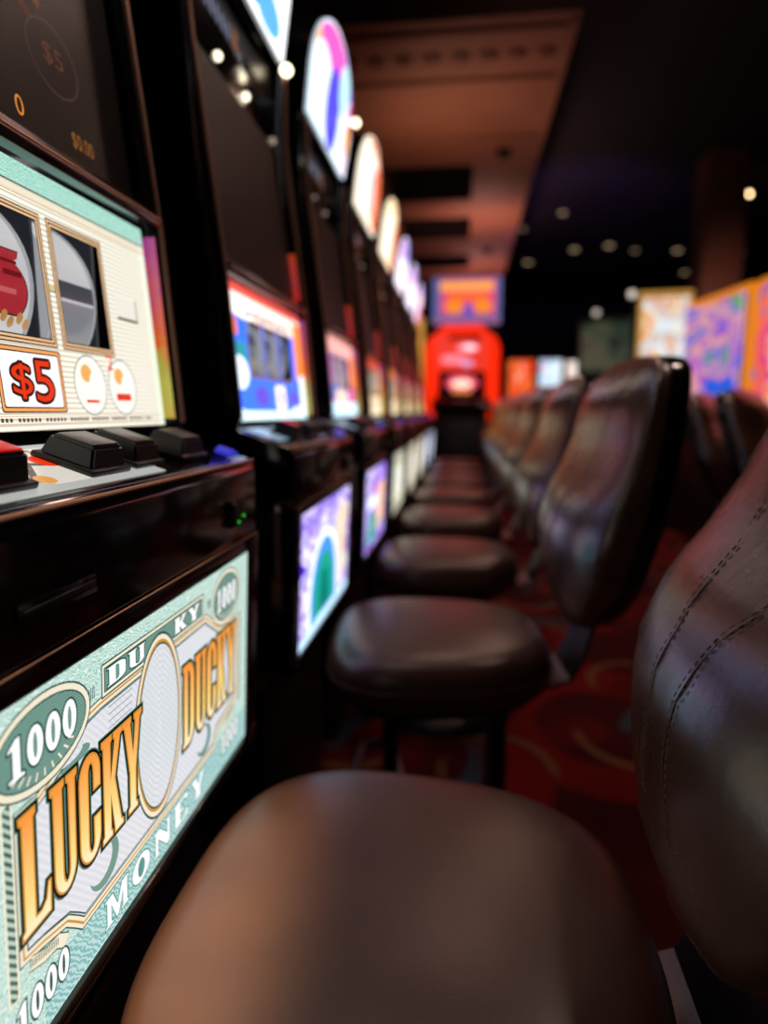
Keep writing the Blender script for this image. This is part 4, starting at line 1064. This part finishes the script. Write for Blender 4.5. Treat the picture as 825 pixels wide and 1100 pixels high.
GOLDF = emis('#f08a1c', .85, name='lit_orange_frame'); 
blu = swirl_screen('blue_violet_arcade_picture', ['#1a5ad8', '#2a80e8', '#7a50d0', '#d04aa0', '#5a50d8', '#e8a088', '#3a8a60', '#f0e0d0', '#2a60e0', '#58a050', '#1a5ad8'], 2.3, 1.05, 3.3, 1.6)
pnk = swirl_screen('magenta_orange_picture', ['#f02a20', '#f85a18', '#f8b878', '#e02a90', '#f04a10', '#f83a10', '#6a60c0', '#f87020'], 2.0, 1.0, 1.3, 1.0)
wrm = swirl_screen('warm_white_picture', ['#f08a4a', '#ffe0b0', '#ffffff', '#d8f0ff', '#f8b070', '#fff0d0', '#f0a060'], 3.5, .95, 8.3, .9)
grn = swirl_screen('dim_green_picture', ['#16221e', '#26403a', '#44563c', '#1c2430', '#5c4a3c', '#6a6448'], 3.5, .45, 2.3, .8)
far1 = swirl_screen('orange_red_picture', ['#f8581c', '#f06a30', '#f8a080', '#f04018'], 3.0, 1.1, 4.0, .6)
far2 = swirl_screen('white_cyan_picture', ['#b8e0f4', '#ffffff', '#e0f2ff', '#f08a9a', '#a8c8f0'], 4.0, 1.15, 5.0, .8)
far3 = swirl_screen('orange_white_picture', ['#f85a20', '#ffd0a0', '#ffffff', '#a8c8f0', '#f07030'], 4.0, 1.1, 6.0, .8)
far4 = swirl_screen('blue_lilac_picture', ['#5a68c8', '#b0b8f0', '#e8ecff', '#d890b8', '#2a3080', '#ffffff'], 4.0, .95, 7.0, .8)
def facing(x, y, tx, ty): return math.atan2(ty - y, tx - x) + PI / 2
far_machine((1.90, 5.42, 0), math.radians(-84), 1.0, .98, 1.86, blu, GOLDF, 'tall curved screen machine in blue and violet with an orange frame, across the aisle', bow=.06)
far_machine((2.03, 4.32, 0), math.radians(-84), 1.05, .98, 1.86, pnk, GOLDF, 'tall curved screen machine in red and magenta at the right edge, beside the blue one', bow=.06)
far_machine((1.86, 6.55, 0), math.radians(-8), .46, 1.38, 2.08, wrm, emis('#f0b050', .6), 'upright machine with a bright white and peach screen, left of the blue curved one', bow=.0, lamps=((-.28, 2.12, .035, 1.0),))
far_machine((1.62, 7.75, 0), math.radians(-20), .70, 1.42, 2.02, grn, MATTE, 'dim green screened machine half hidden left of the white and peach screen', bow=.0, lamps=((-.2, 2.12, .035, .7), (.0, 2.02, .02, .4)))
grp = 'bright machines in the far corner'
far_machine((.93, 11.0, 0), 0, .46, 1.10, 1.84, far1, MATTE, 'far machine with an orange red screen, just right of the red arch', group=grp, bow=0)
far_machine((1.40, 11.0, 0), 0, .42, 1.10, 1.84, far2, MATTE, 'far machine with a white and pale blue screen, right of the orange red screen', group=grp, bow=0)
far_machine((1.87, 11.1, 0), 0, .46, 1.10, 1.82, far3, MATTE, 'far machine with an orange and white screen, between the white and the lilac screens', group=grp, bow=0)
far_machine((2.36, 11.1, 0), 0, .46, 1.25, 2.02, far4, MATTE, 'far machine with a blue and lilac screen, tallest of the bright far group', group=grp, bow=0)
far_machine((-.66, 7.35, 0), 0, .44, .75, 1.98, swirl_screen('golden_bulb_picture', ['#f0a040', '#f8c060', '#e88a30', '#f6d080', '#f09a40'], 8.0, .9, 2.0, .5), emis('#e8a848', .8), 'tall golden lit machine to the left of the glowing red arched machine', bow=0)

# dark chairs in front of the right-hand bank
rc = ['dark chair back in front of the blue curved machine, on the right', 'dark rounded chair back at the right edge in front of the magenta machine']
for i, (x, y, rz) in enumerate(((1.50, 3.10, 2.5), (1.42, 2.48, 2.45))):
    c = copy_tree(chair); c.location = (x, y, 0); c.rotation_euler = (0, 0, rz); c['label'] = rc[i]; c['group'] = 'chairs at the bank on the right'

# ------------------------------------------------------------------ ceiling lights across the room
cl = [(2.16, 14.04, 4.2, .075, 0.9+0*2.2), (2.78, 13.8, 4.2, .075, 0.9+0*2.4), (3.38, 14.26, 4.2, .06, .6), (4.23, 14.36, 4.2, .075, 0.9+0*2.4), (4.65, 14.65, 4.2, .075, 0.9+0*2.4), (5.56, 14.7, 4.2, .07, .8), (1.35, 15.1, 4.2, .075, 0.9+0*2.2), (1.56, 11.5, 4.2, .05, .9), (4.05, 10.9, 4.2, .15, 14), (5.08, 16.6, 4.2, .07, 0.8), (1.0, 12.4, 4.2, .05, .5)]
names = ['small dim ceiling downlight, third from the left of the far string', 'small round ceiling downlight above the far orange screens', 'faint ceiling downlight beside the small round one', 'ceiling downlight left of the close pair over the white screen', 'ceiling downlight, right one of the close pair over the white screen', 'ceiling downlight at the far right, past the brown column', 'ceiling downlight nearest the brown soffit edge', 'faint lone downlight high beside the brown soffit', 'brightest warm ceiling downlight, large glow at the upper right', 'dim downlight low behind the brown column', 'barely lit downlight tucked beside the soffit']
for (x, y, z, r, e), nm in zip(cl, names):
    root = empty('ceiling_downlight', (x, y, z), 0, nm, 'ceiling light', 'ceiling downlights')
    b = MB(); b.cyl((0, 0, -.01), r * 1.35, .02, MATTE, 24, bev=.003); b.build('rim', root)
    b = MB(); b.cyl((0, 0, -.023), r, .008, emis('#ffd9a0' if e > 5 else '#d8b890', e), 24); b.build('lens', root)
lamp('bright_downlight', 'SPOT', (4.08, 10.9, 4.1), 60, (1, .8, .55), .1, (4.08, 10.9, 0), 110)
